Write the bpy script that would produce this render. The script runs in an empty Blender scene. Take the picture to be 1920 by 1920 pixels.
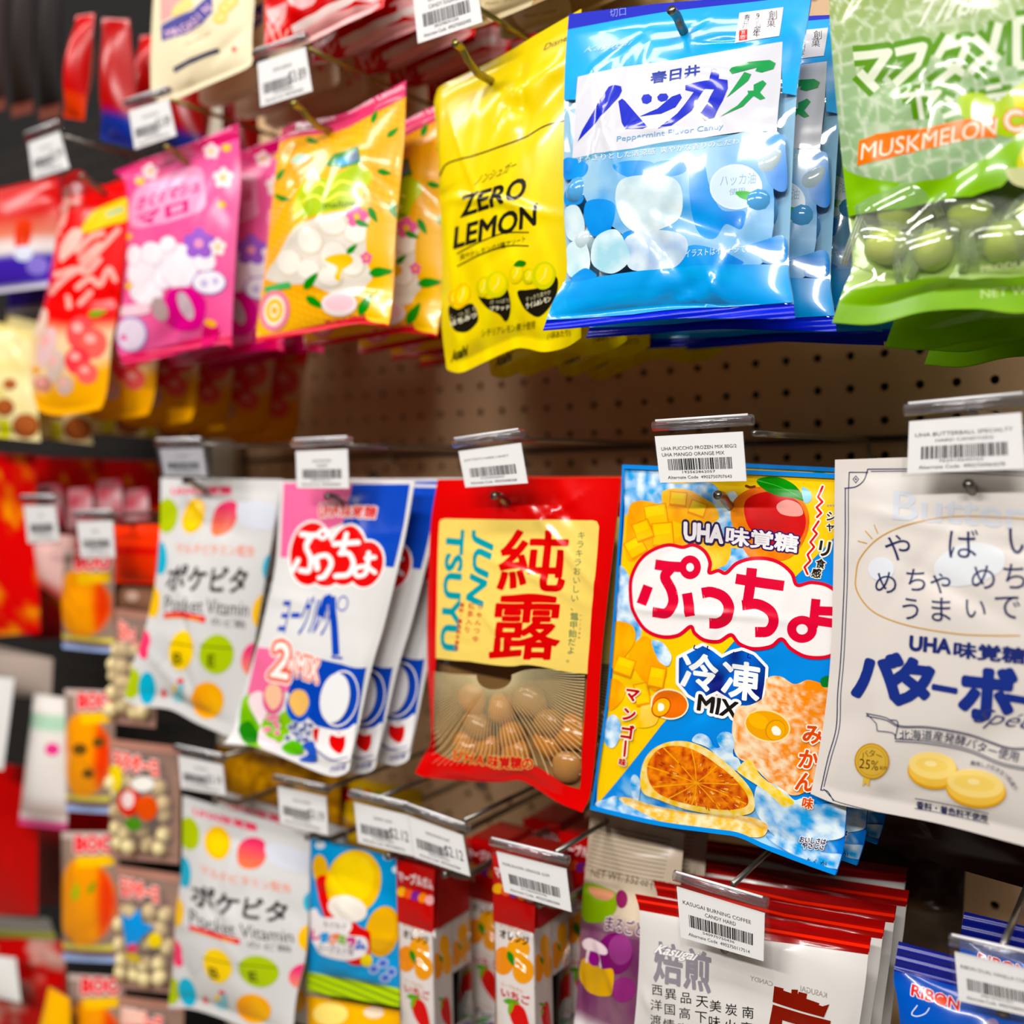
import bpy, bmesh, math, random
import numpy as np
from mathutils import Vector, Matrix

SC = bpy.context.scene
COL = SC.collection

# ------------------------------------------------------------------ camera
# The pegboard's face is the plane y = 0 (aisle side is -y), x runs right along the shelf, z is up.
F_PX, YAW, PITCH, ROLL = 1853.19, 0.607038, -0.0391681, -0.0190220
CAM = np.array([0.62782, -0.780247, -0.060320])
_cy, _sy, _cp, _sp, _cr, _sr = math.cos(YAW), math.sin(YAW), math.cos(PITCH), math.sin(PITCH), math.cos(ROLL), math.sin(ROLL)
_f = np.array([-_sy * _cp, _cy * _cp, _sp])
_r0 = np.array([_cy, _sy, 0.0])
_u0 = np.cross(_r0, _f)
RC = np.array([_cr * _r0 + _sr * _u0, -_sr * _r0 + _cr * _u0, _f])
cd = bpy.data.cameras.new('camera')
cam = bpy.data.objects.new('camera', cd)
COL.objects.link(cam)
cd.sensor_width = 36.0
cd.lens = F_PX / 1920 * 36.0
cd.clip_start = 0.02
m3 = Matrix(((RC[0][0], RC[1][0], -RC[2][0]), (RC[0][1], RC[1][1], -RC[2][1]), (RC[0][2], RC[1][2], -RC[2][2])))
cam.matrix_world = Matrix.Translation(Vector(CAM)) @ m3.to_4x4()
cd.dof.use_dof = True
cd.dof.focus_distance = 0.575
cd.dof.aperture_fstop = 2.9
SC.camera = cam

# ------------------------------------------------------------------ world, lamps, exposure
SC.view_settings.view_transform = 'Standard'
SC.view_settings.look = 'None'
SC.view_settings.exposure = -0.10
SC.view_settings.gamma = 1.0
SC.view_settings.use_curve_mapping = False
SC.cycles.transparent_max_bounces = 32
SC.cycles.max_bounces = 8
w = bpy.data.worlds.new('world')
SC.world = w
w.use_nodes = True
w.node_tree.nodes['Background'].inputs[0].default_value = (1.0, 0.93, 0.84, 1)
w.node_tree.nodes['Background'].inputs[1].default_value = 0.025


def lamp(name, loc, size, power, target, col=(1.0, 0.965, 0.93)):
    d = bpy.data.lights.new(name, 'AREA')
    d.shape = 'RECTANGLE'
    d.size, d.size_y = size
    d.energy = power
    d.color = col
    o = bpy.data.objects.new(name, d)
    COL.objects.link(o)
    o.location = loc
    o.rotation_euler = (Vector(target) - Vector(loc)).to_track_quat('-Z', 'Y').to_euler()
    return o


# ceiling fluorescent fixtures over the aisle
for i, (x, y, p) in enumerate([(-1.5, -1.1, 14), (-0.1, -1.1, 14), (1.3, -1.1, 14), (-0.4, -2.6, 52), (1.2, -2.6, 52)]):
    lamp('ceiling_lamp', (x, y, 1.40), (1.15, 0.16), p, (x, y + 0.35, 0))


# ------------------------------------------------------------------ helpers
def at(px, py, Y):
    """point of the plane y = Y seen at pixel (px, py)"""
    d = np.array([(px - 960) / F_PX, (960 - py) / F_PX, 1.0]) @ RC
    return CAM + (Y - CAM[1]) / d[1] * d


def project(X):
    q = (X - CAM) @ RC.T
    return np.stack([960 + F_PX * q[:, 0] / q[:, 2], 960 - F_PX * q[:, 1] / q[:, 2]], 1)


def lin(c):
    if not isinstance(c, str):
        return tuple(c)
    c = c.lstrip('#')
    v = [int(c[i:i + 2], 16) / 255 for i in (0, 2, 4)]
    return tuple(x / 12.92 if x <= 0.04045 else ((x + 0.055) / 1.055) ** 2.4 for x in v)


def tag(o, label=None, cat=None, group=None, kind=None):
    for k, v in (('label', label), ('category', cat), ('group', group), ('kind', kind)):
        if v:
            o[k] = v
    return o


def empty(name, loc):
    o = bpy.data.objects.new(name, None)
    o.empty_display_size = 0.02
    o.location = tuple(loc)
    COL.objects.link(o)
    return o


def vnoise(x, y, seed=0):
    """smooth value noise in 0..1"""
    xi, yi = np.floor(x).astype(int), np.floor(y).astype(int)
    fx, fy = x - xi, y - yi
    fx, fy = fx * fx * (3 - 2 * fx), fy * fy * (3 - 2 * fy)

    def h(a, b):
        n = np.sin(a * 127.1 + b * 311.7 + seed * 74.7) * 43758.5453
        return n - np.floor(n)
    return (h(xi, yi) * (1 - fx) + h(xi + 1, yi) * fx) * (1 - fy) + (h(xi, yi + 1) * (1 - fx) + h(xi + 1, yi + 1) * fx) * fy


def fbm(x, y, seed=0, o=3):
    s, a = 0, 0.5
    for k in range(o):
        s = s + a * vnoise(x * 2 ** k, y * 2 ** k, seed + k)
        a /= 2
    return s / (1 - 0.5 ** o)


def mixc(a, b, t):
    a, b = np.array(lin(a)) if not isinstance(a, np.ndarray) else a, np.array(lin(b)) if not isinstance(b, np.ndarray) else b
    t = np.clip(t, 0, 1)[:, None]
    return a * (1 - t) + b * t


# ------------------------------------------------------------------ materials
MATS = {}


def newmat(name):
    m = bpy.data.materials.new(name)
    m.use_nodes = True
    nt = m.node_tree
    nt.nodes.clear()
    out = nt.nodes.new('ShaderNodeOutputMaterial')
    return m, nt, out


def bump_chain(nt, kind, scale, strength, dist):
    tc = nt.nodes.new('ShaderNodeTexCoord')
    mp = nt.nodes.new('ShaderNodeMapping')
    nt.links.new(tc.outputs['Object'], mp.inputs[0])
    if kind == 'crimp':
        tx = nt.nodes.new('ShaderNodeTexWave')
        tx.bands_direction = 'Z'
        tx.inputs['Scale'].default_value = scale
        tx.inputs['Distortion'].default_value = 0.6
        tx.inputs['Detail'].default_value = 1.0
        tx.inputs['Detail Scale'].default_value = 0.4
        src = tx.outputs['Fac']
    elif kind == 'crease':
        # facets with sharp creases, present only in patches
        ns = nt.nodes.new('ShaderNodeTexNoise')
        ns.inputs['Scale'].default_value = scale * 0.5
        nt.links.new(mp.outputs[0], ns.inputs['Vector'])
        ad = nt.nodes.new('ShaderNodeMixRGB')
        ad.blend_type = 'ADD'
        ad.inputs[0].default_value = 0.05
        nt.links.new(mp.outputs[0], ad.inputs[1])
        nt.links.new(ns.outputs['Color'], ad.inputs[2])
        vo = nt.nodes.new('ShaderNodeTexVoronoi')
        vo.feature = 'DISTANCE_TO_EDGE'
        vo.inputs['Scale'].default_value = scale
        nt.links.new(ad.outputs[0], vo.inputs['Vector'])
        mr = nt.nodes.new('ShaderNodeMapRange')
        mr.inputs['From Max'].default_value = 0.10
        mr.interpolation_type = 'SMOOTHSTEP'
        nt.links.new(vo.outputs['Distance'], mr.inputs['Value'])
        mk = nt.nodes.new('ShaderNodeMapRange')
        mk.inputs['From Min'].default_value = 0.48
        mk.inputs['From Max'].default_value = 0.62
        nt.links.new(ns.outputs['Fac'], mk.inputs['Value'])
        mu = nt.nodes.new('ShaderNodeMath')
        mu.operation = 'MULTIPLY'
        nt.links.new(mr.outputs[0], mu.inputs[0])
        nt.links.new(mk.outputs[0], mu.inputs[1])
        fa = nt.nodes.new('ShaderNodeTexNoise')
        fa.inputs['Scale'].default_value = scale * 0.9
        fa.inputs['Detail'].default_value = 0.0
        nt.links.new(mp.outputs[0], fa.inputs['Vector'])
        sm = nt.nodes.new('ShaderNodeMath')
        sm.operation = 'MULTIPLY_ADD'
        sm.inputs[1].default_value = 0.22
        nt.links.new(mu.outputs[0], sm.inputs[0])
        nt.links.new(fa.outputs['Fac'], sm.inputs[2])
        src = sm.outputs[0]
        tx = None
    else:
        tx = nt.nodes.new('ShaderNodeTexNoise')
        tx.noise_type = 'RIDGED_MULTIFRACTAL' if kind == 'ridge' else 'FBM'
        tx.inputs['Scale'].default_value = scale
        tx.inputs['Detail'].default_value = 2.0
        tx.inputs['Distortion'].default_value = 0.5
        mp.inputs['Scale'].default_value = (1.0, 1.0, 0.55)
        src = tx.outputs[0]
    if tx is not None:
        nt.links.new(mp.outputs[0], tx.inputs['Vector'])
    b = nt.nodes.new('ShaderNodeBump')
    b.inputs['Strength'].default_value = strength
    b.inputs['Distance'].default_value = dist
    nt.links.new(src, b.inputs['Height'])
    return b.outputs[0]


def film(rough=0.25, kind='ridge', scale=16, strength=0.25, dist=0.004, coat=0.0, spec=0.3):
    """printed packaging film: its print is the mesh's own 'print' colours"""
    key = ('film', rough, kind, scale, strength, dist, coat, spec)
    if key in MATS:
        return MATS[key]
    m, nt, out = newmat('printed_film')
    a = nt.nodes.new('ShaderNodeAttribute')
    a.attribute_name = 'print'
    p = nt.nodes.new('ShaderNodeBsdfPrincipled')
    nt.links.new(a.outputs['Color'], p.inputs['Base Color'])
    p.inputs['Roughness'].default_value = rough
    p.inputs['Specular IOR Level'].default_value = spec
    if coat:
        p.inputs['Coat Weight'].default_value = coat
        p.inputs['Coat Roughness'].default_value = 0.05
        p.inputs['Coat IOR'].default_value = 1.4
    if strength:
        n = bump_chain(nt, kind, scale, strength, dist)
        nt.links.new(n, p.inputs['Normal'])
        if coat:
            nt.links.new(n, p.inputs['Coat Normal'])
    nt.links.new(p.outputs[0], out.inputs[0])
    MATS[key] = m
    return m


def clear_film(tint=(0.95, 0.95, 0.95), rough=0.06, strength=0.35, scale=18, fac=1.0, milky=0.0):
    key = ('clear', tint, rough, strength, scale, fac, milky)
    if key in MATS:
        return MATS[key]
    m, nt, out = newmat('clear_film')
    t = nt.nodes.new('ShaderNodeBsdfTransparent')
    t.inputs[0].default_value = (*tint, 1)
    g = nt.nodes.new('ShaderNodeBsdfGlossy')
    g.inputs['Roughness'].default_value = rough
    fr = nt.nodes.new('ShaderNodeLayerWeight')
    pw = nt.nodes.new('ShaderNodeMath')
    pw.operation = 'POWER'
    pw.inputs[1].default_value = 4.0
    ma = nt.nodes.new('ShaderNodeMath')
    ma.operation = 'MULTIPLY_ADD'
    ma.use_clamp = True
    ma.inputs[1].default_value = 0.8
    ma.inputs[2].default_value = 0.045 * fac
    nt.links.new(fr.outputs['Facing'], pw.inputs[0])
    nt.links.new(pw.outputs[0], ma.inputs[0])
    if strength:
        n = bump_chain(nt, 'crease', scale, strength, 0.004)
        nt.links.new(n, g.inputs['Normal'])
        nt.links.new(n, fr.inputs['Normal'])
    mx = nt.nodes.new('ShaderNodeMixShader')
    nt.links.new(ma.outputs[0], mx.inputs[0])
    base = t.outputs[0]
    if milky:
        d = nt.nodes.new('ShaderNodeBsdfDiffuse')
        d.inputs[0].default_value = (0.9, 0.9, 0.9, 1)
        mm = nt.nodes.new('ShaderNodeMixShader')
        mm.inputs[0].default_value = milky
        nt.links.new(t.outputs[0], mm.inputs[1])
        nt.links.new(d.outputs[0], mm.inputs[2])
        base = mm.outputs[0]
    nt.links.new(base, mx.inputs[1])
    nt.links.new(g.outputs[0], mx.inputs[2])
    nt.links.new(mx.outputs[0], out.inputs[0])
    MATS[key] = m
    return m


def solid(col, rough=0.4, metal=0.0, noise=0.08, scale=60, trans=0.0, sss=0.0, name='surface', bump=0.0):
    key = ('solid', col, rough, metal, noise, scale, trans, sss, bump)
    if key in MATS:
        return MATS[key]
    m, nt, out = newmat(name)
    p = nt.nodes.new('ShaderNodeBsdfPrincipled')
    c = lin(col)
    tc = nt.nodes.new('ShaderNodeTexCoord')
    n = nt.nodes.new('ShaderNodeTexNoise')
    n.inputs['Scale'].default_value = scale
    nt.links.new(tc.outputs['Object'], n.inputs['Vector'])
    r = nt.nodes.new('ShaderNodeValToRGB')
    r.color_ramp.elements[0].color = (*[x * (1 - noise) for x in c], 1)
    r.color_ramp.elements[1].color = (*[min(1, x * (1 + noise)) for x in c], 1)
    nt.links.new(n.outputs['Fac'], r.inputs[0])
    nt.links.new(r.outputs[0], p.inputs['Base Color'])
    p.inputs['Roughness'].default_value = rough
    p.inputs['Metallic'].default_value = metal
    p.inputs['Transmission Weight'].default_value = trans
    p.inputs['Subsurface Weight'].default_value = sss
    p.inputs['Subsurface Radius'].default_value = (0.006, 0.006, 0.006)
    if bump:
        b = nt.nodes.new('ShaderNodeBump')
        b.inputs['Strength'].default_value = bump
        b.inputs['Distance'].default_value = 0.003
        nt.links.new(n.outputs['Fac'], b.inputs['Height'])
        nt.links.new(b.outputs[0], p.inputs['Normal'])
    nt.links.new(p.outputs[0], out.inputs[0])
    MATS[key] = m
    return m


def mesh_obj(name, verts, faces, mat, parent=None, origin=(0, 0, 0), smooth=True):
    me = bpy.data.meshes.new(name)
    o3 = np.array(origin, float)
    me.from_pydata([tuple(np.array(v, float) - o3) for v in verts], [], faces)
    me.materials.append(mat)
    if smooth:
        me.polygons.foreach_set('use_smooth', [True] * len(me.polygons))
    o = bpy.data.objects.new(name, me)
    COL.objects.link(o)
    if parent is not None:
        o.parent = parent
    return o


def bm_obj(name, bm, mat, parent=None, smooth=True):
    me = bpy.data.meshes.new(name)
    bm.to_mesh(me)
    bm.free()
    me.materials.append(mat)
    if smooth:
        me.polygons.foreach_set('use_smooth', [True] * len(me.polygons))
    o = bpy.data.objects.new(name, me)
    COL.objects.link(o)
    if parent is not None:
        o.parent = parent
    return o


def box_bm(bm, c, s, bev=0.0):
    r = bmesh.ops.create_cube(bm, size=1.0)
    for v in r['verts']:
        v.co = Vector((v.co.x * s[0] + c[0], v.co.y * s[1] + c[1], v.co.z * s[2] + c[2]))
    if bev:
        es = list({e for v in r['verts'] for e in v.link_edges})
        bmesh.ops.bevel(bm, geom=es, offset=bev, segments=2, affect='EDGES')
    return bm


def tube_bm(bm, pts, rad, seg=10, cap=True):
    pts = [Vector(p) for p in pts]
    rings = []
    for i, p in enumerate(pts):
        d = (pts[min(i + 1, len(pts) - 1)] - pts[max(i - 1, 0)]).normalized()
        a = d.cross(Vector((1, 0, 0)))
        if a.length < 0.1:
            a = d.cross(Vector((0, 0, 1)))
        a.normalize()
        b = d.cross(a)
        rr = rad[i] if isinstance(rad, (list, tuple)) else rad
        rings.append([bm.verts.new(p + (a * math.cos(t) + b * math.sin(t)) * rr) for t in [2 * math.pi * k / seg for k in range(seg)]])
    for A, B in zip(rings, rings[1:]):
        for k in range(seg):
            bm.faces.new((A[k], A[(k + 1) % seg], B[(k + 1) % seg], B[k]))
    if cap:
        bm.faces.new(rings[0][::-1])
        bm.faces.new(rings[-1])
    return bm


def catmull(pts, n=8, closed=False):
    P = [np.array(p, float) for p in pts]
    k = len(P)
    out = []
    rng = range(k) if closed else range(k - 1)
    for i in rng:
        p1, p2 = P[i], P[(i + 1) % k]
        p0 = P[i - 1] if (closed or i > 0) else 2 * p1 - p2
        p3 = P[(i + 2) % k] if (closed or i + 2 < k) else 2 * p2 - p1
        for j in range(n):
            t = j / n
            out.append(0.5 * (2 * p1 + (p2 - p0) * t + (2 * p0 - 5 * p1 + 4 * p2 - p3) * t * t + (3 * p1 - p0 - 3 * p2 + p3) * t ** 3))
    if not closed:
        out.append(P[-1])
    return np.array(out)


_GL = {}


def glyphs(s, off=0.0, shear=0.0, res=3):
    """outline-filled lettering as (verts, faces) in text units"""
    if 0 < off <= 0.012:
        off = 0.0
    if off > 0.05:
        res = 2
    key = (s, off, shear, res)
    if key not in _GL:
        c = bpy.data.curves.new('lettering', 'FONT')
        c.body = s
        c.resolution_u = res
        c.offset = min(off, 0.0)
        c.shear = shear
        c.fill_mode = 'FRONT'
        o = bpy.data.objects.new('lettering', c)
        m = o.to_mesh()
        v = np.array([q.co[:2] for q in m.vertices]).reshape(-1, 2)
        f = [tuple(q.vertices) for q in m.polygons]
        o.to_mesh_clear()
        bpy.data.objects.remove(o)
        bpy.data.curves.remove(c)
        if off > 0 and len(v):
            v, f = embolden(v, f, off)
        _GL[key] = (v, f)
    return _GL[key]


def union2d(V, F):
    """merge overlapping convex faces (given counter-clockwise) into one flat layer of triangles"""
    from mathutils.geometry import delaunay_2d_cdt
    V = np.array(V, float)
    r = delaunay_2d_cdt([Vector((float(p[0]), float(p[1]))) for p in V], [], [list(q) for q in F], 0, 1e-5, False)
    P = np.array([tuple(p) for p in r[0]])
    T = np.array([tuple(q) for q in r[2] if len(q) == 3])
    C = P[T].mean(1)
    keep = np.zeros(len(T), bool)
    for q in F:
        p = V[list(q)]
        lo, hi = p.min(0), p.max(0)
        m = np.flatnonzero(~keep & (C[:, 0] >= lo[0]) & (C[:, 0] <= hi[0]) & (C[:, 1] >= lo[1]) & (C[:, 1] <= hi[1]))
        if not len(m):
            continue
        d = np.roll(p, -1, 0) - p
        w = d[None, :, 0] * (C[m][:, None, 1] - p[None, :, 1]) - d[None, :, 1] * (C[m][:, None, 0] - p[None, :, 0])
        keep[m[(w >= -1e-9).all(1)]] = True
    return P, [tuple(int(i) for i in t) for t in T[keep]]


def embolden(v, f, w):
    """thicken lettering: a bar of half-width w along every outline edge and a small octagon at every outline corner"""
    cnt = {}
    for q in f:
        for i in range(len(q)):
            e = (min(q[i - 1], q[i]), max(q[i - 1], q[i]))
            cnt[e] = cnt.get(e, 0) + 1
    V, F = [tuple(p) for p in v], list(f)
    seen = set()
    for (a, b), k in cnt.items():
        if k != 1:
            continue
        d = v[b] - v[a]
        L = np.linalg.norm(d)
        if L < 1e-6:
            continue
        n = np.array([-d[1], d[0]]) / L * w
        i = len(V)
        V += [tuple(v[a] - n), tuple(v[b] - n), tuple(v[b] + n), tuple(v[a] + n)]
        F.append((i, i + 1, i + 2, i + 3))
        for q in (a, b):
            if q not in seen:
                seen.add(q)
                i = len(V)
                V += [(v[q][0] + w * math.cos(t * math.pi / 4), v[q][1] + w * math.sin(t * math.pi / 4)) for t in range(8)]
                F.append(tuple(range(i, i + 8)))
    F = [q if sum(V[q[i - 1]][0] * V[q[i]][1] - V[q[i]][0] * V[q[i - 1]][1] for i in range(len(q))) > 0 else q[::-1] for q in F]
    return union2d(V, F)


def fill2d(loops):
    """even-odd filled polygon (first loop outer, others holes)"""
    c = bpy.data.curves.new('shape', 'CURVE')
    c.dimensions = '2D'
    c.fill_mode = 'BOTH'
    for L in loops:
        sp = c.splines.new('POLY')
        sp.points.add(len(L) - 1)
        for q, p in zip(sp.points, L):
            q.co = (p[0], p[1], 0, 1)
        sp.use_cyclic_u = True
    o = bpy.data.objects.new('shape', c)
    m = o.to_mesh()
    v = np.array([q.co[:2] for q in m.vertices]).reshape(-1, 2)
    f = [tuple(q.vertices) for q in m.polygons]
    o.to_mesh_clear()
    bpy.data.objects.remove(o)
    bpy.data.curves.remove(c)
    return v, f


# ------------------------------------------------------------------ the packaging builder
INK = 1.18   # strength of the printing inks


class Sheet:
    """A printed sheet or pouch spanned between four points; the print is laid on its curved surface."""

    def __init__(s, c, Y, edges=None, front=0.0, back=0.0, seal=(0.0, 0.0), n=(30, 44), wr=0.0, seed=0, vpow=(0.8, 0.7), upow=0.8, mapper=None):
        Y = (Y,) * 4 if isinstance(Y, float) else Y
        seal = tuple(round(q * n[1]) / n[1] for q in seal)
        s.front, s.back, s.seal, s.n, s.wr, s.seed = front, back, seal, n, wr, seed
        s.G = None
        s.vpow, s.upow = vpow, upow
        s.Yc = Y
        TL, TR, BL, BR = [at(*p, y) for p, y in zip(c, Y)]
        s.corners = (TL, TR, BL, BR)
        edges = edges or {}

        def edge(key, a, b, ya, yb):
            pts = edges.get(key)
            if not pts:
                return np.array([a, b])
            k = len(pts)
            q = [a] + [at(*p, ya + (yb - ya) * (i + 1) / (k + 1)) for i, p in enumerate(pts)] + [b]
            return catmull(q, 6)
        s.et = edge('top', TL, TR, Y[0], Y[1])
        s.eb = edge('bottom', BL, BR, Y[2], Y[3])
        s.el = edge('left', TL, BL, Y[0], Y[2])
        s.er = edge('right', TR, BR, Y[1], Y[3])
        s.par = []
        for e in (s.et, s.eb, s.el, s.er):
            d = np.r_[0, np.cumsum(np.linalg.norm(np.diff(e, axis=0), axis=1))]
            s.par.append(d / d[-1])
        n0 = np.cross((TR - TL) + (BR - BL), (BL - TL) + (BR - TR))
        n0 /= np.linalg.norm(n0)
        s.nrm = n0 if n0[1] < 0 else -n0
        s.W = 0.5 * (np.linalg.norm(TR - TL) + np.linalg.norm(BR - BL))
        s.H = 0.5 * (np.linalg.norm(BL - TL) + np.linalg.norm(BR - TR))
        r = random.Random(seed)
        s.folds = [(r.random(), r.random(), r.uniform(0, math.pi), r.uniform(0.012, 0.04), r.uniform(0.15, 0.5), r.choice((-1, 1)) * r.uniform(0.4, 1)) for _ in range(16)]
        s.decals = []
        s.layer = 0
        s.zx, s.zy, s.zs = 0.0, 0.0, 1.0
        s.mapper = mapper

    # geometry
    def _e(s, k, e, t):
        tc = np.clip(t, 0, 1)
        p = np.stack([np.interp(tc, s.par[k], e[:, i]) for i in range(3)], 1)
        d = (e[-1] - e[0])[None, :]
        return p + d * (t - tc)[:, None]

    def flat(s, u, v):
        TL, TR, BL, BR = s.corners
        U, V = u[:, None], v[:, None]
        return ((1 - V) * s._e(0, s.et, u) + V * s._e(1, s.eb, u) + (1 - U) * s._e(2, s.el, v) + U * s._e(3, s.er, v)
                - ((1 - U) * (1 - V) * TL + U * (1 - V) * TR + (1 - U) * V * BL + U * V * BR))

    def prof(s, u, v):
        vt, vb = s.seal
        q = np.clip((v - vt) / max(1e-6, 1 - vt - vb), 0, 1)
        a, b = s.vpow
        pk = (a / (a + b)) ** a * (b / (a + b)) ** b
        g = q ** a * (1 - q) ** b / pk
        fu = np.clip(np.sin(np.pi * np.clip(u, 0, 1)), 0, 1) ** s.upow
        return fu * g

    def wrinkle(s, u, v):
        w = np.zeros_like(u)
        for (a, b, th, wd, ln, am) in s.folds:
            du, dv = (u - a) * s.W, (v - b) * s.H
            d = -du * math.sin(th) + dv * math.cos(th)
            l = du * math.cos(th) + dv * math.sin(th)
            w += am * np.exp(-(d / (wd * 0.25)) ** 2) * np.exp(-(l / (ln * s.H * 0.5)) ** 2)
        return w

    def pos(s, u, v, side=1, off=0.0, wr=True):
        P = s.flat(u, v)
        h = s.prof(u, v)
        d = h * (s.front if side > 0 else -s.back)
        if wr and s.wr and side > 0:
            d = d + s.wr * s.wrinkle(u, v) * np.clip(h * 4, 0, 1)
        d = d + side * 0.0003 + off
        return P + d[:, None] * s.nrm

    def normal(s, u, v, side=1):
        e = 0.004
        a = s.pos(u + e, v, side) - s.pos(u - e, v, side)
        b = s.pos(u, v + e, side) - s.pos(u, v - e, side)
        n = np.cross(a, b)
        n /= np.linalg.norm(n, axis=1)[:, None] + 1e-12
        sg = np.sign(n @ s.nrm)[:, None] * side
        return n * sg

    def on_grid(s, u, v, off):
        """the front face's own triangles, so that print lies flush on them"""
        nu, nv = s.n
        if s.G is None:
            gu, gv = [q.ravel() for q in np.meshgrid(np.linspace(0, 1, nu + 1), np.linspace(0, 1, nv + 1))]
            s.G = s.pos(gu, gv, 1).reshape(nv + 1, nu + 1, 3)
        x, y = np.clip(u, 0, 1) * nu, np.clip(v, 0, 1) * nv
        i, j = np.minimum(x.astype(int), nu - 1), np.minimum(y.astype(int), nv - 1)
        fx, fy = (x - i)[:, None], (y - j)[:, None]
        a, b, c, d = s.G[j, i], s.G[j, i + 1], s.G[j + 1, i], s.G[j + 1, i + 1]
        P = np.where(fx >= fy, a + fx * (b - a) + fy * (d - b), a + fy * (c - a) + fx * (d - c))
        return P + off * s.nrm

    # picture points -> place on the sheet
    def uv(s, pts):
        src = s.mapper or s
        p = np.array(pts, float) / s.zs + np.array([s.zx, s.zy])
        if src is not s:
            return src._uv(p)
        return s._uv(p)

    def _uv(s, p):
        g = np.linspace(-0.2, 1.2, 15)
        gu, gv = [q.ravel() for q in np.meshgrid(g, g)]
        G = project(s.pos(gu, gv, wr=False))
        k = np.argmin(((G[None] - p[:, None]) ** 2).sum(2), 1)
        u, v = s._newton(p, gu[k], gv[k], lambda a, b: s.pos(a, b, wr=False))
        bad = ((project(s.pos(u, v, wr=False)) - p) ** 2).sum(1) > 2.0
        if bad.any():   # hidden round the fold of the pouch: place it as on the unfilled pouch
            u[bad], v[bad] = s._newton(p[bad], gu[k][bad], gv[k][bad], s.flat)
        return np.stack([u, v], 1)

    def _newton(s, p, u, v, fn):
        u, v = u.copy(), v.copy()
        e = 1e-3
        for _ in range(9):
            q = project(fn(u, v))
            a = (project(fn(u + e, v)) - q) / e
            b = (project(fn(u, v + e)) - q) / e
            r = p - q
            det = a[:, 0] * b[:, 1] - a[:, 1] * b[:, 0]
            det = np.where(np.abs(det) < 1e-6, 1e-6, det)
            du = (r[:, 0] * b[:, 1] - r[:, 1] * b[:, 0]) / det
            dv = (a[:, 0] * r[:, 1] - a[:, 1] * r[:, 0]) / det
            u = u + np.clip(du, -0.2, 0.2)
            v = v + np.clip(dv, -0.2, 0.2)
        return u, v

    def Z(s, x, y, k):
        s.zx, s.zy, s.zs = float(x), float(y), float(k)
        return s

    # print
    def add(s, v, f, col, cf=None, layer=None):
        if len(v) == 0 or not f:
            return
        if layer is None:
            s.layer += 1
            layer = s.layer
        s.decals.append((np.array(v, float), f, lin(col) if cf is None else None, cf, layer))

    def shape(s, pts, col, smooth=False, holes=(), cf=None, n=6):
        if smooth:
            pts = catmull(pts, n, True)
        L = [s.uv(pts)] + [s.uv(catmull(h, n, True) if smooth else h) for h in holes]
        v, f = fill2d(L)
        s.add(v, f, col, cf)

    def uvshape(s, pts, col, holes=(), cf=None):
        v, f = fill2d([np.array(pts, float)] + [s.uv(h) for h in holes])
        s.add(v, f, col, cf)

    def ell(s, cx, cy, rx, ry, col, ang=0.0, n=28, cf=None, hole=0.0):
        a = np.linspace(0, 2 * np.pi, n, endpoint=False)
        t = math.radians(ang)

        def ring(k):
            x, y = rx * k * np.cos(a), ry * k * np.sin(a)
            return s.uv(np.stack([cx + x * math.cos(t) - y * math.sin(t), cy + x * math.sin(t) + y * math.cos(t)], 1))
        v, f = fill2d([ring(1)] + ([ring(hole)] if hole else []))
        s.add(v, f, col, cf)

    def stroke(s, pts, w, col, smooth=True, closed=False, cap=True, n=6, layer=None, raw=False):
        P = catmull(pts, n, closed) if smooth and len(pts) > 2 else np.array(pts, float)
        if closed:
            P = np.vstack([P, P[:1]])
        k = len(P)
        wd = np.linspace(w[0], w[1], k) if isinstance(w, (tuple, list)) else np.full(k, float(w))
        V, F = [], []

        def disc(p, r, m=12):
            i = len(V)
            V.extend(p + r * np.array([math.cos(2 * math.pi * t / m), math.sin(2 * math.pi * t / m)]) for t in range(m))
            F.append(tuple(range(i, i + m)))
        dirs = np.diff(P, axis=0)
        dirs /= np.linalg.norm(dirs, axis=1)[:, None] + 1e-9
        for i in range(k - 1):
            nn = np.array([-dirs[i][1], dirs[i][0]]) / 2
            j = len(V)
            V += [P[i] - nn * wd[i], P[i + 1] - nn * wd[i + 1], P[i + 1] + nn * wd[i + 1], P[i] + nn * wd[i]]
            F.append((j, j + 1, j + 2, j + 3))
            q = dirs[i - 1] if i else (dirs[-1] if closed else dirs[i])
            if float(q @ dirs[i]) < 0.998:
                disc(P[i], wd[i] / 2, 12 if smooth else 8)
        if cap and not closed:
            disc(P[0], wd[0] / 2)
            disc(P[-1], wd[-1] / 2)
        if raw:
            return V, F
        V = np.array(V) / max(w if not isinstance(w, (tuple, list)) else max(w), 1e-6)
        V, F = s._ccw_union(V, F)
        s.add(s.uv(V * max(w if not isinstance(w, (tuple, list)) else max(w), 1e-6)), F, col, layer=layer)

    @staticmethod
    def _ccw_union(V, F):
        F = [q if sum(V[q[i - 1]][0] * V[q[i]][1] - V[q[i]][0] * V[q[i - 1]][1] for i in range(len(q))) > 0 else q[::-1] for q in F]
        return union2d(V, F)

    def strokes(s, lists, w, col, outline=(), **k):
        for ww, cc in [(w + ow, oc) for ow, oc in outline] + [(w, col)]:
            V, F = [], []
            for p in lists:
                v, f = s.stroke(p, ww, cc, raw=True, **k)
                F += [tuple(i + len(V) for i in q) for q in f]
                V += [tuple(q) for q in v]
            V, F = s._ccw_union(np.array(V) / ww, F)
            s.add(s.uv(V * ww), F, cc)

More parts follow.
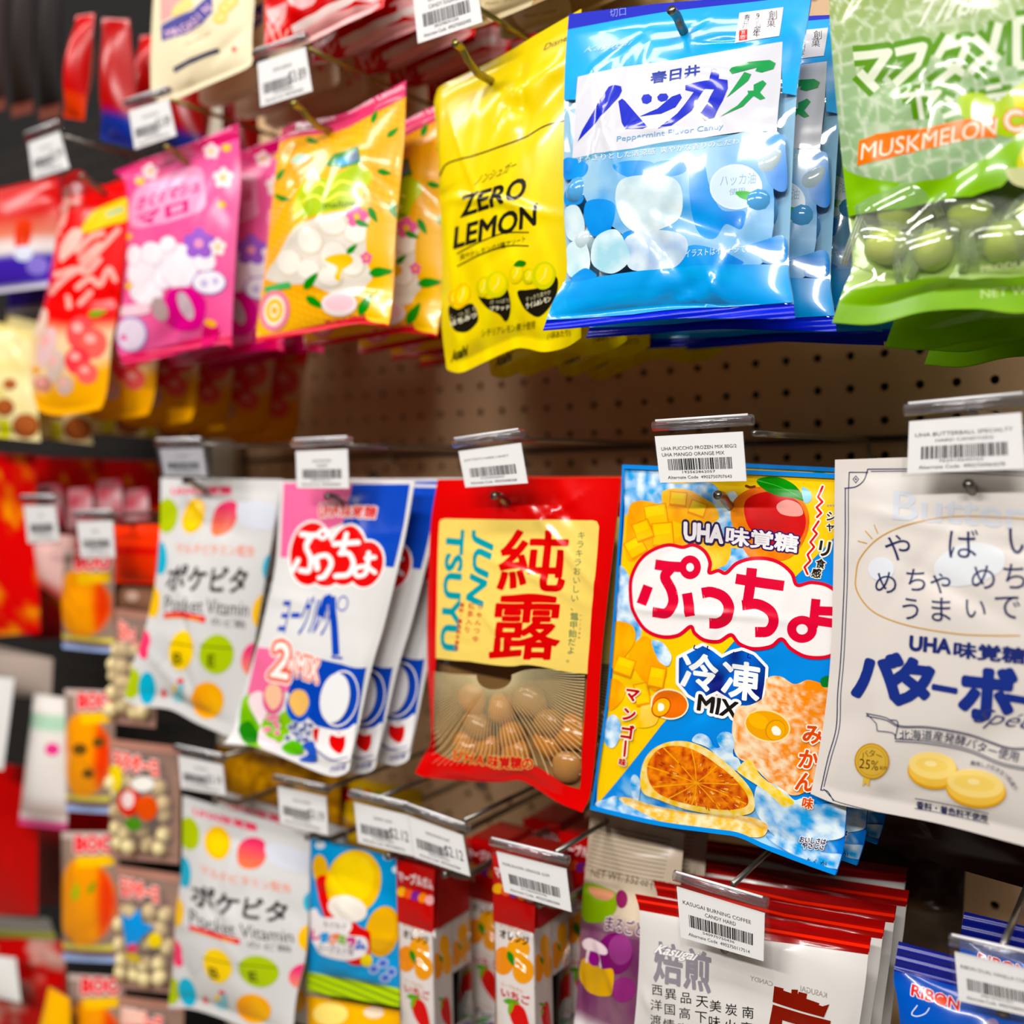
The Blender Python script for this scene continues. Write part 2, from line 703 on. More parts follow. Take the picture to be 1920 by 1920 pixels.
    def text(s, t, bl, br, tl, col, off=0.0, outline=(), shear=0.0, res=3):
        v, f = glyphs(t, off, shear, res)
        if len(v) == 0:
            return
        mn, mx = v.min(0), v.max(0)
        bl, br, tl = [np.array(q, float) for q in (bl, br, tl)]
        for oo, oc in list(outline) + [(off, col)]:
            g, ff = glyphs(t, oo, shear, res)
            k = (g - mn) / (mx - mn + 1e-9)
            s.add(s.uv(bl + k[:, :1] * (br - bl) + k[:, 1:] * (tl - bl)), ff, oc)

    def char(s, t, c, size, col, off=0.0, ang=0.0, outline=(), ax=1.0, sk=0.0):
        """one character, its em box of the given size centred at c; sk leans the horizontals"""
        a = math.radians(ang)
        ex = np.array([math.cos(a) * ax, math.sin(a) * ax + sk])
        ey = np.array([math.sin(a), -math.cos(a)])
        for oo, oc in list(outline) + [(off, col)]:
            g, ff = glyphs(t, oo)
            if len(g) == 0:
                return
            q = (g - np.array([0.5, 0.38])) * size
            s.add(s.uv(np.array(c, float) + q[:, :1] * ex + q[:, 1:] * ey), ff, oc)

    def vtext(s, t, a, b, size, col, off=0.0, outline=(), sk=0.0, ax=1.0):
        a, b = np.array(a, float), np.array(b, float)
        for i, ch in enumerate(t):
            k = i / max(1, len(t) - 1)
            s.char(ch, a + (b - a) * k, size, col, off, outline=outline, sk=sk, ax=ax)

    def ptext(s, t, pts, size, col, off=0.0, outline=()):
        """lettering along a curve"""
        P = catmull(pts, 10)
        d = np.r_[0, np.cumsum(np.linalg.norm(np.diff(P, axis=0), axis=1))]
        for i, ch in enumerate(t):
            q = d[-1] * (i + 0.5) / len(t)
            x, y = np.interp(q, d, P[:, 0]), np.interp(q, d, P[:, 1])
            x2, y2 = np.interp(min(q + 4, d[-1]), d, P[:, 0]), np.interp(min(q + 4, d[-1]), d, P[:, 1])
            x1, y1 = np.interp(max(q - 4, 0), d, P[:, 0]), np.interp(max(q - 4, 0), d, P[:, 1])
            s.char(ch, (x, y), size, col, off, ang=math.degrees(math.atan2(y2 - y1, x2 - x1)), outline=outline)

    # meshing
    def _slice(s, v, f):
        nu, nv = s.n
        bm = bmesh.new()
        bv = [bm.verts.new((p[0], p[1], 0)) for p in v]
        for q in f:
            try:
                bm.faces.new([bv[i] for i in q])
            except ValueError:
                pass
        for ax, n in ((0, nu), (1, nv)):
            lo, hi = v[:, ax].min(), v[:, ax].max()
            no = (1, 0, 0) if ax == 0 else (0, 1, 0)
            if lo < 0.001:
                co = [0, 0, 0]
                co[ax] = 0.001
                bmesh.ops.bisect_plane(bm, geom=bm.verts[:] + bm.edges[:] + bm.faces[:], plane_co=co, plane_no=no, clear_inner=True)
            if hi > 0.999:
                co = [0, 0, 0]
                co[ax] = 0.999
                bmesh.ops.bisect_plane(bm, geom=bm.verts[:] + bm.edges[:] + bm.faces[:], plane_co=co, plane_no=no, clear_outer=True)
            if s.front or s.wr:
                for k in range(1, n):
                    if lo < k / n < hi:
                        co = [0, 0, 0]
                        co[ax] = k / n
                        bmesh.ops.bisect_plane(bm, geom=bm.verts[:] + bm.edges[:] + bm.faces[:], plane_co=co, plane_no=no)
        if s.front or s.wr:
            d = v[:, 0] * nu - v[:, 1] * nv
            L = math.hypot(nu, nv)
            for k in range(math.ceil(d.min() - 1e-6), math.floor(d.max() + 1e-6) + 1):
                co = (k / nu, 0, 0)
                bmesh.ops.bisect_plane(bm, geom=bm.verts[:] + bm.edges[:] + bm.faces[:], plane_co=co, plane_no=(nu / L, -nv / L, 0))
        bm.verts.index_update()
        V = np.array([q.co[:2] for q in bm.verts]).reshape(-1, 2)
        F = []
        for fa in bm.faces:
            q = [x.index for x in fa.verts]
            a = sum(V[q[i - 1], 0] * V[q[i], 1] - V[q[i], 0] * V[q[i - 1], 1] for i in range(len(q)))
            F.append(tuple(q if a < 0 else q[::-1]))
        bm.free()
        return V, F

    def mesh(s, name, rows, sides, base, decals, mats, parent, origin, back_col=None):
        """rows = (v0, v1) band of the sheet; sides = (front?, back?)"""
        nu, nv = s.n
        VP, VN, VC, F, MI = [], [], [], [], []
        cnt = 0
        k0, k1 = max(1, round((rows[1] - rows[0]) * nv)), None
        us = np.linspace(0, 1, nu + 1)
        vs = rows[0] + (rows[1] - rows[0]) * np.linspace(0, 1, k0 + 1)
        gu, gv = [q.ravel() for q in np.meshgrid(us, vs)]
        for side, on in ((1, sides[0]), (-1, sides[1])):
            if not on:
                continue
            VP.append(s.pos(gu, gv, side))
            VN.append(s.normal(gu, gv, side))
            b = base if side > 0 or back_col is None else back_col
            c = b(gu, gv) if callable(b) else np.tile(np.array(lin(b or '#ffffff')), (len(gu), 1))
            VC.append(c)
            w = nu + 1
            for j in range(k0):
                for i in range(nu):
                    q = (cnt + j * w + i, cnt + j * w + i + 1, cnt + (j + 1) * w + i + 1, cnt + (j + 1) * w + i)
                    for t in ((q[0], q[1], q[2]), (q[0], q[2], q[3])):
                        F.append(t[::-1] if side > 0 else t)
                        MI.append(1 if (side > 0 and base is None) else 0)
            cnt += len(gu)
        for (v, f, col, cf, layer) in decals:
            V, FF = s._slice(v, f)
            if len(V) == 0:
                continue
            VP.append(s.on_grid(V[:, 0], V[:, 1], 0.00012 + 0.000007 * layer))
            VN.append(s.normal(V[:, 0], V[:, 1], 1))
            VC.append(np.tile(np.array(col), (len(V), 1)) if cf is None else cf(V[:, 0], V[:, 1]))
            for q in FF:
                F.append(tuple(i + cnt for i in q))
                MI.append(0)
            cnt += len(V)
        P, N, C = np.vstack(VP), np.vstack(VN), np.vstack(VC)
        lum = C @ np.array([0.2126, 0.7152, 0.0722])
        C = lum[:, None] + INK * (C - lum[:, None])
        me = bpy.data.meshes.new(name)
        me.from_pydata((P - np.array(origin)).tolist(), [], F)
        for m in mats:
            me.materials.append(m)
        me.polygons.foreach_set('use_smooth', [True] * len(F))
        me.polygons.foreach_set('material_index', MI)
        at_ = me.attributes.new('print', 'FLOAT_COLOR', 'POINT')
        at_.data.foreach_set('color', np.c_[np.clip(C, 0, 1), np.ones(len(C))].astype(np.float32).ravel())
        at_n = me.attributes.new('custom_normal', 'FLOAT_VECTOR', 'POINT')
        at_n.data.foreach_set('vector', N.astype(np.float32).ravel())
        o = bpy.data.objects.new(name, me)
        COL.objects.link(o)
        o.parent = parent
        return o


BAGS = {}


class Bag(Sheet):
    def __init__(s, key, name, label, cat, c, Y, base='#ffffff', group=None, matl=None, clear=None, seal_col=(None, None), back_col=None, crimp=True, **k):
        k.setdefault('front', 0.012)
        k.setdefault('back', 0.009)
        k.setdefault('seal', (0.06, 0.05))
        super().__init__(c, Y, **k)
        s.name, s.label, s.cat, s.group, s.base = name, label, cat, group, base
        s.matl = matl or film()
        s.clear = clear
        s.seal_col, s.back_col, s.crimp = seal_col, back_col, crimp
        s.root = empty(name, 0.5 * (s.corners[0] + s.corners[1]))
        tag(s.root, label, cat, group)
        s.org = np.array(s.root.location)
        s.kids = []
        BAGS[key] = s

    def build(s):
        vt, vb = s.seal
        base = None if s.clear else s.base
        bc = s.back_col or (s.base if not callable(s.base) else '#dddddd')
        s.mesh('pouch', (vt, 1 - vb), (1, 1), base, s.decals, [s.matl, s.clear or s.matl], s.root, s.org, bc)
        cr = film(0.22, 'crimp', 55, 0.6, 0.0016) if s.crimp else s.matl
        for nm, rows, sc in (('top_seal', (0, vt), s.seal_col[0]), ('bottom_seal', (1 - vb, 1), s.seal_col[1])):
            if rows[1] - rows[0] > 1e-3:
                s.mesh(nm, rows, (1, 1), sc or s.base, [], [cr, cr], s.root, s.org, sc or bc)
        return s

    def candy(s, name, u, v, size, mat, depth=0.0, rough=0.12, seed=0, sub=3):
        """a piece of candy inside the pouch"""
        bm = bmesh.new()
        bmesh.ops.create_icosphere(bm, subdivisions=sub, radius=1.0)
        r = random.Random(seed)
        ph = [r.uniform(0, 6) for _ in range(6)]
        for q in bm.verts:
            x, y, z = q.co
            k = 1 + rough * (math.sin(3 * x + ph[0]) + math.sin(3.3 * y + ph[1]) + math.sin(2.7 * z + ph[2])) / 1.5
            q.co = Vector((x * size[0], y * size[1], z * size[2])) * k
        bmesh.ops.rotate(bm, verts=bm.verts, cent=(0, 0, 0), matrix=Matrix.Rotation(r.uniform(-0.8, 0.8), 3, 'Y') @ Matrix.Rotation(r.uniform(-0.5, 0.5), 3, 'X'))
        o = bm_obj(name, bm, mat, s.root)
        p = s.flat(np.array([u]), np.array([v]))[0] + s.nrm * depth
        o.location = tuple(p - s.org)
        return o

    def copies(s, offs, labels):
        """more of the same bag further back on the hook"""
        out = []
        for (dx, dy, dz, rz), lb in zip(offs, labels):
            r = s.root.copy()
            COL.objects.link(r)
            r.location = (s.org[0] + dx, s.org[1] + dy, s.org[2] + dz)
            r.rotation_euler = (0, math.radians(rz), 0)
            r['label'] = lb
            for ch in list(s.root.children):
                q = ch.copy()
                COL.objects.link(q)
                q.parent = r
            out.append(r)
        return out


# ------------------------------------------------------------------ the setting
def slab(name, c, s, m, bev=0.0):
    bm = bmesh.new()
    box_bm(bm, c, s, bev)
    return tag(bm_obj(name, bm, m, smooth=False), kind='structure')


FLOOR_Z, CEIL_Z = -1.45, 1.45
slab('floor', (-0.6, -1.6, FLOOR_Z - 0.02), (7.0, 3.6, 0.04), solid('#8a8070', 0.35, scale=4, name='floor_tile'))
slab('ceiling', (-0.6, -1.6, CEIL_Z + 0.03), (7.0, 3.6, 0.04), solid('#a5a19a', 0.8, scale=8, name='ceiling_tile'))
BOARD = solid('#dab488', 0.55, noise=0.05, scale=30, name='painted_hardboard')


def pegboard(name, x0, x1, z0, z1, hx0, hz0, r=0.0033, g=0.0254, th=0.004, mat=None):
    """perforated panel whose front is the plane y = 0; hole centres on a one-inch grid through (hx0, hz0)"""
    i0, i1 = math.ceil((x0 - hx0) / g - 0.49), math.floor((x1 - hx0) / g + 0.49)
    j0, j1 = math.ceil((z0 - hz0) / g - 0.49), math.floor((z1 - hz0) / g + 0.49)
    V, Fc = [], []
    n = 12
    for i in range(i0, i1):
        for j in range(j0, j1):
            cx, cz = hx0 + i * g, hz0 + j * g
            if not (x0 < cx - g / 2 and cx + g / 2 < x1 and z0 < cz - g / 2 and cz + g / 2 < z1):
                continue
            b = len(V)
            for k in range(n):
                t = 2 * math.pi * k / n
                c_, s_ = math.cos(t), math.sin(t)
                m = g / 2 / max(abs(c_), abs(s_))
                V += [(cx + c_ * m, 0, cz + s_ * m), (cx + c_ * r, 0, cz + s_ * r), (cx + c_ * r, th, cz + s_ * r)]
            for k in range(n):
                a, q = b + 3 * k, b + 3 * ((k + 1) % n)
                Fc += [(a, q, q + 1, a + 1), (a + 1, q + 1, q + 2, a + 2)]
            # the square's corners
            for t in (45, 135, 225, 315):
                k0 = int(t // 30)
                cxn, czn = cx + math.copysign(g / 2, math.cos(math.radians(t))), cz + math.copysign(g / 2, math.sin(math.radians(t)))
                V.append((cxn, 0, czn))
                Fc.append((b + 3 * k0, len(V) - 1, b + 3 * ((k0 + 1) % n)))
    # plain margins are covered by the frame pieces below
    o = mesh_obj(name, V, Fc, mat or BOARD, smooth=False)
    return tag(o, kind='structure'), (hx0 + (i0 - 0.5) * g, hx0 + (i1 - 0.5) * g, hz0 + (j0 - 0.5) * g, hz0 + (j1 - 0.5) * g)


# two perforated panels meet at a dark seam just below the second hole row
pegboard('wall_back', -0.30, 0.95, -0.040, 0.42, 0.0, 0.0)
pegboard('wall_back_lower', -0.30, 0.95, -0.56, -0.0385, 0.0, -0.0520)
slab('wall_backing', (-0.6, 0.035, 0.0), (4.2, 0.02, 2.7), solid('#0a0706', 0.9, name='dark_backing'))
slab('trim_1', (0.3, -0.0012, -0.0392), (1.3, 0.003, 0.0045), solid('#3a2a1e', 0.6, name='panel_seam'))
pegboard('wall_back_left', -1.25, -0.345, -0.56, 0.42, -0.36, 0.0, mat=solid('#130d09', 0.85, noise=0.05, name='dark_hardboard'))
for k, x in enumerate((-0.3225, 0.975)):
    bm = bmesh.new()
    box_bm(bm, (x, -0.004, -0.1), (0.045, 0.018, 2.5), 0.002)
    for j in range(-34, 14):   # slotted upright
        box_bm(bm, (x + 0.006, -0.0128, j * 0.032), (0.006, 0.0012, 0.018))
    tag(bm_obj('trim_%d' % (k + 2), bm, solid('#c8bda8', 0.45, name='upright_paint'), smooth=False), kind='structure')

# ------------------------------------------------------------------ hooks and price tags
STEEL = solid('#8f8b84', 0.28, 0.9, name='zinc_wire')
OLIVE = solid('#9a8c4a', 0.3, 0.85, name='yellow_passivated_wire')
CLEAR = clear_film((0.995, 0.995, 0.995), 0.04, 0.0, fac=0.5)
CLIPM = clear_film((0.88, 0.88, 0.90), 0.05, 0.0, fac=2.0, milky=0.04)
PAPER = film(0.6, 'fbm', 40, 0.0)


def peg_hook(label, tip, Yt, wire=None, Yw=-0.25, mat=None, up=0.010, lift=0.0, group=None):
    """a scan hook: a prong for the bags and, above it, a wire carrying the price tag"""
    mat = mat or STEEL
    t = at(*tip, Yt)
    root = empty('peg_hook', (t[0], 0, t[2]))
    tag(root, label, 'hook', group)
    O = np.array(root.location)

    def part(nm, pts, r):
        bm = bmesh.new()
        tube_bm(bm, [np.array(p) - O for p in pts], r, 12)
        return bm_obj(nm, bm, mat, root)
    x, z = t[0], t[2]
    pr = [(x, 0.006, z - up)] + [(x, y, z - up) for y in np.linspace(0, Yt + 0.03, 6)]
    pr += [tuple(q) for q in catmull([(x, Yt + 0.026, z - up), (x, Yt + 0.014, z - up * 0.5), (x, Yt + 0.008, z - 0.001), (x, Yt, z)], 5)]
    part('prong', pr, 0.0027)
    bm = bmesh.new()
    box_bm(bm, (0, -0.002, -up), (0.012, 0.0035, 0.030), 0.001)
    bm_obj('back_plate', bm, mat, root)
    if wire is not None:
        w_ = at(*wire, Yw)
        xw, zw = w_[0], w_[2]
        dx = 0.0
        pts = [(xw + dx, 0.004, zw - 0.014)] + [tuple(q) for q in catmull([(xw + dx, -0.006, zw - 0.014), (xw + dx, -0.011, zw - 0.009), (xw + dx, -0.014, zw - 0.002), (xw + dx, -0.020, zw)], 5)]
        pts += [(xw, y, zw) for y in np.linspace(-0.04, Yw + 0.002, 5)]
        part('tag_wire', pts, 0.0018)
    return root


def price_tag(label, TL, TR, BL, BR, Y, lines, bars=True, price=None, sleeve=(0.05, 0.05, 0.06), clip=(0.16, 0.0), group='shelf price tags', tip=0.0, ink='#222222', frosted=False):
    """a clear sleeve hung on the hook's wire with a printed paper inside; four paper corners"""
    Ys = (Y, Y, Y - tip, Y - tip)
    s = Sheet((TL, TR, BL, BR), Ys, n=(6, 4))
    root = empty('price_tag_holder', 0.5 * (s.corners[0] + s.corners[1]))
    tag(root, label, 'price tag', group)
    org = np.array(root.location)
    P = lambda u, v: tuple(np.array(project(s.flat(np.array([u]), np.array([v])))[0]))

    def put(t, x0, x1, yb, yt):
        s.text(t, P(x0, yb), P(x1, yb), P(x0, yt), ink, res=2)
    r = random.Random(hash(label) % 1000 if False else sum(map(ord, label)))
    y = 0.24
    for t in lines:
        wd = min(0.86, 0.036 * len(t))
        x0 = 0.06 if len(t) > 18 else 0.5 - wd / 2
        put(t, x0, x0 + wd, y + 0.075, y)
        y += 0.13
    if bars:
        x = 0.12 if price is None else 0.08
        xe = 0.86 if price is None else 0.60
        s.layer += 1
        L = s.layer
        while x < xe:
            wd = r.choice((0.006, 0.010, 0.018))
            V = s._uv(np.array([P(x, 0.50), P(x + wd, 0.50), P(x + wd, 0.74), P(x, 0.74)]))
            s.add(V, [(0, 1, 2, 3)], ink, layer=L)
            x += wd + r.choice((0.006, 0.009, 0.013))
        put('%012d' % r.randrange(10 ** 12), 0.28, 0.66, 0.81, 0.76)
    if price:
        put(price, 0.60, 0.93, 0.72, 0.42)
    put('Alternate Code  %013d' % (4902750000000 + r.randrange(10 ** 6)), 0.10, 0.84, 0.925, 0.86)
    s.mesh('paper_tag', (0, 1), (1, 1), '#f4f3f3', s.decals, [PAPER, PAPER], root, org, '#e2e0e0')
    # sleeve: two clear faces round the paper, open at the sides, rolled into a tube along the top
    TLw, TRw, BLw, BRw = s.corners
    ex, ez = TRw - TLw, TLw - BLw
    n = s.nrm
    a, b, c = sleeve

    def corner(u, v, d):
        return TLw + ex * u - ez * v + n * d
    for nm, d in (('sleeve_front', 0.0016), ('sleeve_back', -0.0012)):
        V = [corner(-a, -0.10, d), corner(1 + b, -0.10, d), corner(1 + b, 1 + c, d * 0.6), corner(-a, 1 + c, d * 0.6)]
        t = n * 0.0003
        V = V + [q - t for q in V]
        o = mesh_obj(nm, V, [(0, 1, 2, 3), (7, 6, 5, 4), (0, 4, 5, 1), (1, 5, 6, 2), (2, 6, 7, 3), (3, 7, 4, 0)], CLIPM if frosted else CLEAR, root, org, smooth=False)
    bm = bmesh.new()
    H = np.linalg.norm(ez)
    rr = 0.0033
    up = ez / H
    c0 = TLw + ez * 0.10 + up * rr
    A, B = c0 - ex * a, c0 + ex * (1 + b)
    tube_bm(bm, [A - org, B - org], rr, 14, cap=False)
    o = bm_obj('rolled_edge', bm, CLIPM, root)
    md = o.modifiers.new('wall', 'SOLIDIFY')
    md.thickness = 0.0005
    bm = bmesh.new()
    V0, V1 = A + ex * 0.04 + up * rr * 0.92 + n * 0.0012, B - ex * 0.04 + up * rr * 0.92 + n * 0.0012
    tube_bm(bm, [V0 - org, V1 - org], 0.0008, 8)
    bm_obj('clip_spine', bm, solid('#f2f2f4', 0.2, name='white_plastic'), root)
    return root


# ------------------------------------------------------------------ lower row (sharp): from the right
CREAM = '#f3ead6'


def bag_butter():
    b = Bag('butter', 'candy_bag', 'white butter candy bag with navy lettering and a thin double navy border', 'candy bag',
            ((1566, 862), (2060, 846), (1520, 1488), (2085, 1630)), (-0.228, -0.228, -0.238, -0.240),
            edges={'left': [(1563, 1053), (1559, 1210), (1548, 1330), (1530, 1440)], 'bottom': [(1572, 1508), (1679, 1528), (1769, 1546), (1920, 1586)]},
            base='#dad4ce', front=0.010, back=0.006, seal=(0.05, 0.05), wr=0.0016, seed=5, matl=film(0.34, 'crease', 9, 0.16, 0.005), crimp=False, n=(44, 64))
    nv = '#1a2352'
    b.Z(1500, 740, 2.233)
    for d, w in ((0, 4.5), (13, 3.5)):
        b.stroke([(284 + d, 312 + d * 0.7), (450, 311 + d * 0.7), (700, 316 + d), (1250, 340 + d)], w, nv, smooth=False, cap=False)
        b.stroke([(190 + d, 392), (188 + d, 700), (172 + d, 1080), (158 + d, 1250), (150 + d, 1400), (118 + d, 1520), (87 + d, 1655 - d)], w, nv, cap=False)
    b.stroke([(206, 325), (284, 325)], 4, nv, smooth=False)
    b.stroke([(206, 325), (204, 392)], 4, nv, smooth=False)
    b.stroke([(188, 392), (235, 385), (268, 358), (284, 312)], 4.5, nv)
    b.stroke([(234, 340), (246, 354), (234, 369), (222, 354)], 3, nv, smooth=False, closed=True)
    b.ell(234, 354, 4, 4, nv)
    b.stroke([(87, 1655), (115, 1660), (140, 1700)], 4, nv)
    b.stroke([(100, 1650), (145, 1700), (500, 1790), (938, 1890)], 3, nv, smooth=False)
    b.text('Butter Ball', (388, 525), (1290, 590), (392, 400), '#ccd0d8', 0.013)
    b.shape([(640, 640), (760, 620), (850, 660), (840, 740), (700, 800), (600, 790), (560, 720)], '#dfe2e6', True)
    b.ell(340, 730, 55, 50, '#dcdfe5')
    gold = '#c99a3e'
    b.stroke([(920, 1008), (800, 1008), (650, 1000), (450, 965), (310, 910), (240, 825), (235, 750), (255, 680), (330, 600), (450, 545), (620, 512), (800, 512), (1000, 530), (1180, 600), (1250, 740), (1180, 900), (1000, 990)], 5, gold)
    for p in ([(245, 612), (280, 622)], [(275, 570), (303, 602)], [(312, 545), (326, 580)]):
        b.stroke(p, 4, gold, smooth=False)
    for ch, x, y, s_ in (('や', 410, 640, 125), ('ば', 680, 625, 140), ('い', 930, 610, 150), ('め', 360, 785, 108), ('ち', 487, 775, 110), ('ゃ', 590, 778, 118), ('め', 768, 762, 120), ('ち', 900, 760, 125),
                         ('う', 465, 895, 108), ('ま', 590, 898, 118), ('い', 733, 893, 105), ('で', 868, 885, 125), ('す', 1010, 890, 125)):
        b.char(ch, (x, y), s_, nv, 0.004, sk=0.05)
    b.text('UHA', (455, 1072), (632, 1088), (460, 1006), '#1f2a68', 0.05)
    b.text('味覚糖', (640, 1100), (945, 1130), (645, 1030), '#1f2a68', 0.035)
    lg = '#1d2f7c'
    for ch, x, y, s_, a in (('バ', 322, 1180, 215, 2), ('タ', 470, 1205, 215, 4), ('ー', 606, 1232, 120, 8), ('ボ', 785, 1252, 240, 4), ('ー', 925, 1278, 150, 8), ('ル', 1060, 1300, 230, 6)):
        b.char(ch, (x, y), s_, lg, 0.062, ang=a, sk=0.04)
    b.text('Spécial', (715, 1390), (1090, 1440), (745, 1310), '#333a66', -0.006, shear=0.4)
    for d in (0, 10):
        b.stroke([(278, 1334 + d), (360, 1350 + d), (420, 1385 + d * 0.6), (540, 1390 + d * 0.6), (700, 1420 + d * 0.6), (860, 1475 + d * 0.6), (960, 1480 + d * 0.6)], 3.5, nv)
        b.stroke([(400, 1440 + d), (540, 1452 + d), (700, 1485 + d), (840, 1540 + d), (960, 1565 + d)], 3.5, nv)
    b.stroke([(278, 1334), (322, 1375), (326, 1405)], 3.5, nv, smooth=False)
    b.stroke([(326, 1405), (390, 1415), (402, 1440)], 3.5, nv)
    b.stroke([(375, 1360), (410, 1370), (400, 1440)], 4, nv)
    b.ptext('北海道産発酵バター使用', [(415, 1425), (540, 1425), (680, 1450), (800, 1490), (920, 1518)], 47, '#20264d', 0.008)
    # gold seal with two tails
    b.shape([(268, 1590), (295, 1605), (290, 1640), (276, 1625), (262, 1640)], '#d9b760')
    b.ell(303, 1533, 74, 76, '#b98d2e')
    b.ell(303, 1533, 68, 70, '#d2ae5c')
    b.ell(303, 1533, 62, 63, '#c09a48', hole=0.93)
    b.ptext('バター', [(258, 1510), (305, 1500), (350, 1515)], 34, '#3b2a10', 0.01)
    b.text('25%', (248, 1562), (330, 1572), (252, 1522), '#3b2a10', 0.01)
    b.char('配合', (345, 1560), 16, '#3b2a10', 0.01)
    # two butter candies
    for cx, cy, rx, ry in ((557, 1565, 107, 78), (737, 1640, 128, 80)):
        b.ell(cx, cy + 14, rx, ry - 4, '#dba548', 8)
        b.ell(cx, cy + 6, rx - 4, ry - 8, '#efc568', 8)
        b.ell(cx - 2, cy - 12, rx - 8, ry - 22, '#f7dd92', 8)
        b.ell(cx - 6, cy - 14, rx - 40, ry - 48, '#f4d580', 8)
        b.ell(cx - 10, cy - 20, 26, 12, '#fae7ab', 8)
    b.ptext('美味しさ引き立つ粒選り', [(712, 1540), (790, 1555), (860, 1590), (910, 1655)], 22, '#3a3f60', 0.0)
    b.stroke([(482, 1690), (790, 1752)], 2.5, nv, smooth=False)
    b.stroke([(482, 1730), (790, 1795)], 2.5, nv, smooth=False)
    b.text('香料・着色料不使用', (487, 1728), (783, 1788), (489, 1698), '#22274f', 0.02)
    return b.build()


def bag_puccho():
    def base(u, v):
        n = fbm(u * 9, v * 13, 3)
        n2 = fbm(u * 26, v * 34, 8)
        c = mixc('#0f7fd6', '#1a8fe0', n)
        c = mixc(c, '#bfe6f7', np.clip((v - 0.86) * 9, 0, 1) * np.clip((n2 - 0.42) * 4, 0, 0.9))
        c = mixc(c, '#0a6fd0', np.clip((0.02 - np.minimum(u, 1 - u)) * 200, 0, 1))
        return c
    b = Bag('puccho', 'candy_bag', 'blue and yellow soft candy bag with fruit pictures and crimson letters on a cloud', 'candy bag',
            ((1169, 871), (1612, 890), (1108, 1517), (1568, 1640)), (-0.218, -0.222, -0.230, -0.234),
            edges={'left': [(1165, 960), (1152, 1160), (1140, 1300), (1122, 1430)], 'bottom': [(1230, 1546), (1334, 1561), (1386, 1569), (1438, 1592), (1517, 1622)], 'right': [(1612, 1100), (1604, 1300), (1590, 1500), (1582, 1590)]},
            base=base, back_col='#2a86d8', group='frozen fruit mix soft candy bags', front=0.009, back=0.006, seal=(0.045, 0.05), wr=0.0014, seed=11, matl=film(0.28, 'crease', 10, 0.10, 0.004), crimp=False, n=(60, 84))
    # yellow half above the diagonal
    b.Z(0, 0, 1)
    b.shape([(1176, 880), (1420, 886), (1640, 896), (1640, 950), (1595, 975), (1490, 1083), (1376, 1203), (1240, 1360), (1119, 1509), (1122, 1440), (1145, 1300), (1160, 1120)], '#f8d50c', cf=lambda u, v: mixc('#fbd60a', '#f2c40a', fbm(u * 5, v * 5, 2)))
    b.Z(1100, 760, 3.84)
    ice = lambda u, v: mixc('#3f9fe0', '#e8f7fd', np.clip(fbm(u * 34, v * 40, 5) * 2.2 - 0.55, 0, 1))
    b.shape([(285, 440), (510, 450), (600, 560), (900, 560), (960, 700), (900, 900), (560, 760), (420, 700), (300, 780), (275, 760)], '#fff', True, cf=ice)
    b.shape([(225, 1180), (290, 1200), (330, 1330), (390, 1560), (380, 1680), (270, 1700), (215, 1560)], '#fff', True, cf=ice)
    b.shape([(900, 720), (1060, 620), (1100, 760), (1010, 1000), (1160, 1040), (1180, 1130), (950, 1180), (860, 900)], '#fff', True, cf=ice)
    b.shape([(930, 700), (1000, 640), (1060, 700), (1010, 760)], '#dff2e0', True)

    def mango(pts, c1='#ffc21c', c2='#f29a0a', sd=1, **k):
        b.shape(pts, c1, True, cf=lambda u, v: mixc(c1, c2, fbm(u * 22, v * 16, sd) * 1.3 - 0.15), **k)

    def cube(x, y, w_, h_, a=0):
        t = math.radians(a)
        R = lambda px, py: (x + px * math.cos(t) - py * math.sin(t), y + px * math.sin(t) + py * math.cos(t))
        b.shape([R(-w_ - 8, -h_ - 6), R(w_ + 8, -h_ - 8), R(w_ + 10, h_ + 16), R(-w_ - 4, h_ + 18)], '#e8920a')
        b.shape([R(-w_, -h_), R(w_, -h_), R(w_, h_), R(-w_, h_)], '#ffc928')
        b.shape([R(-w_ + 8, -h_ + 8), R(w_ - 10, -h_ + 6), R(w_ - 14, 0), R(-w_ + 8, 4)], '#ffd95a')
    mango([(300, 760), (360, 690), (480, 700), (600, 760), (620, 900), (600, 1010), (420, 1060), (330, 1130), (280, 1060)], sd=2)
    mango([(540, 640), (620, 600), (740, 610), (830, 660), (920, 720), (950, 820), (820, 860), (600, 820)], '#ffd136', '#f0a012', 4)
    mango([(640, 960), (800, 930), (980, 950), (1040, 1050), (980, 1160), (800, 1170), (660, 1070)], '#ffe07a', '#f6a93a', 9)
    cube(500, 790, 75, 70, -8)
    cube(545, 925, 70, 75, -4)
    cube(350, 1020, 60, 58, -30)
    cube(400, 900, 58, 60, -20)
    cube(660, 670, 55, 42, 6)
    cube(800, 740, 55, 42, 20)
    # red mango with leaf
    mango([(1060, 690), (1180, 600), (1330, 590), (1500, 640), (1590, 740), (1600, 880), (1540, 1020), (1440, 1110), (1250, 1120), (1170, 1090), (1090, 960), (1040, 820)], '#f0a24a', '#e2612a', 6)
    b.shape([(1140, 700), (1250, 630), (1400, 630), (1530, 700), (1580, 830), (1540, 960), (1420, 1030), (1260, 960), (1160, 860)], '#d8200f', True, cf=lambda u, v: mixc('#e3200e', '#b5160c', fbm(u * 14, v * 14, 12)))
    b.shape([(1370, 720), (1440, 680), (1530, 710), (1560, 780), (1500, 800), (1400, 780)], '#f2a9a0', True)
    b.shape([(1225, 540), (1300, 515), (1390, 520), (1480, 560), (1540, 620), (1580, 690), (1480, 665), (1370, 650), (1270, 600)], '#159a2b', True, cf=lambda u, v: mixc('#1fa531', '#0c7a20', fbm(u * 18, v * 18, 3)))
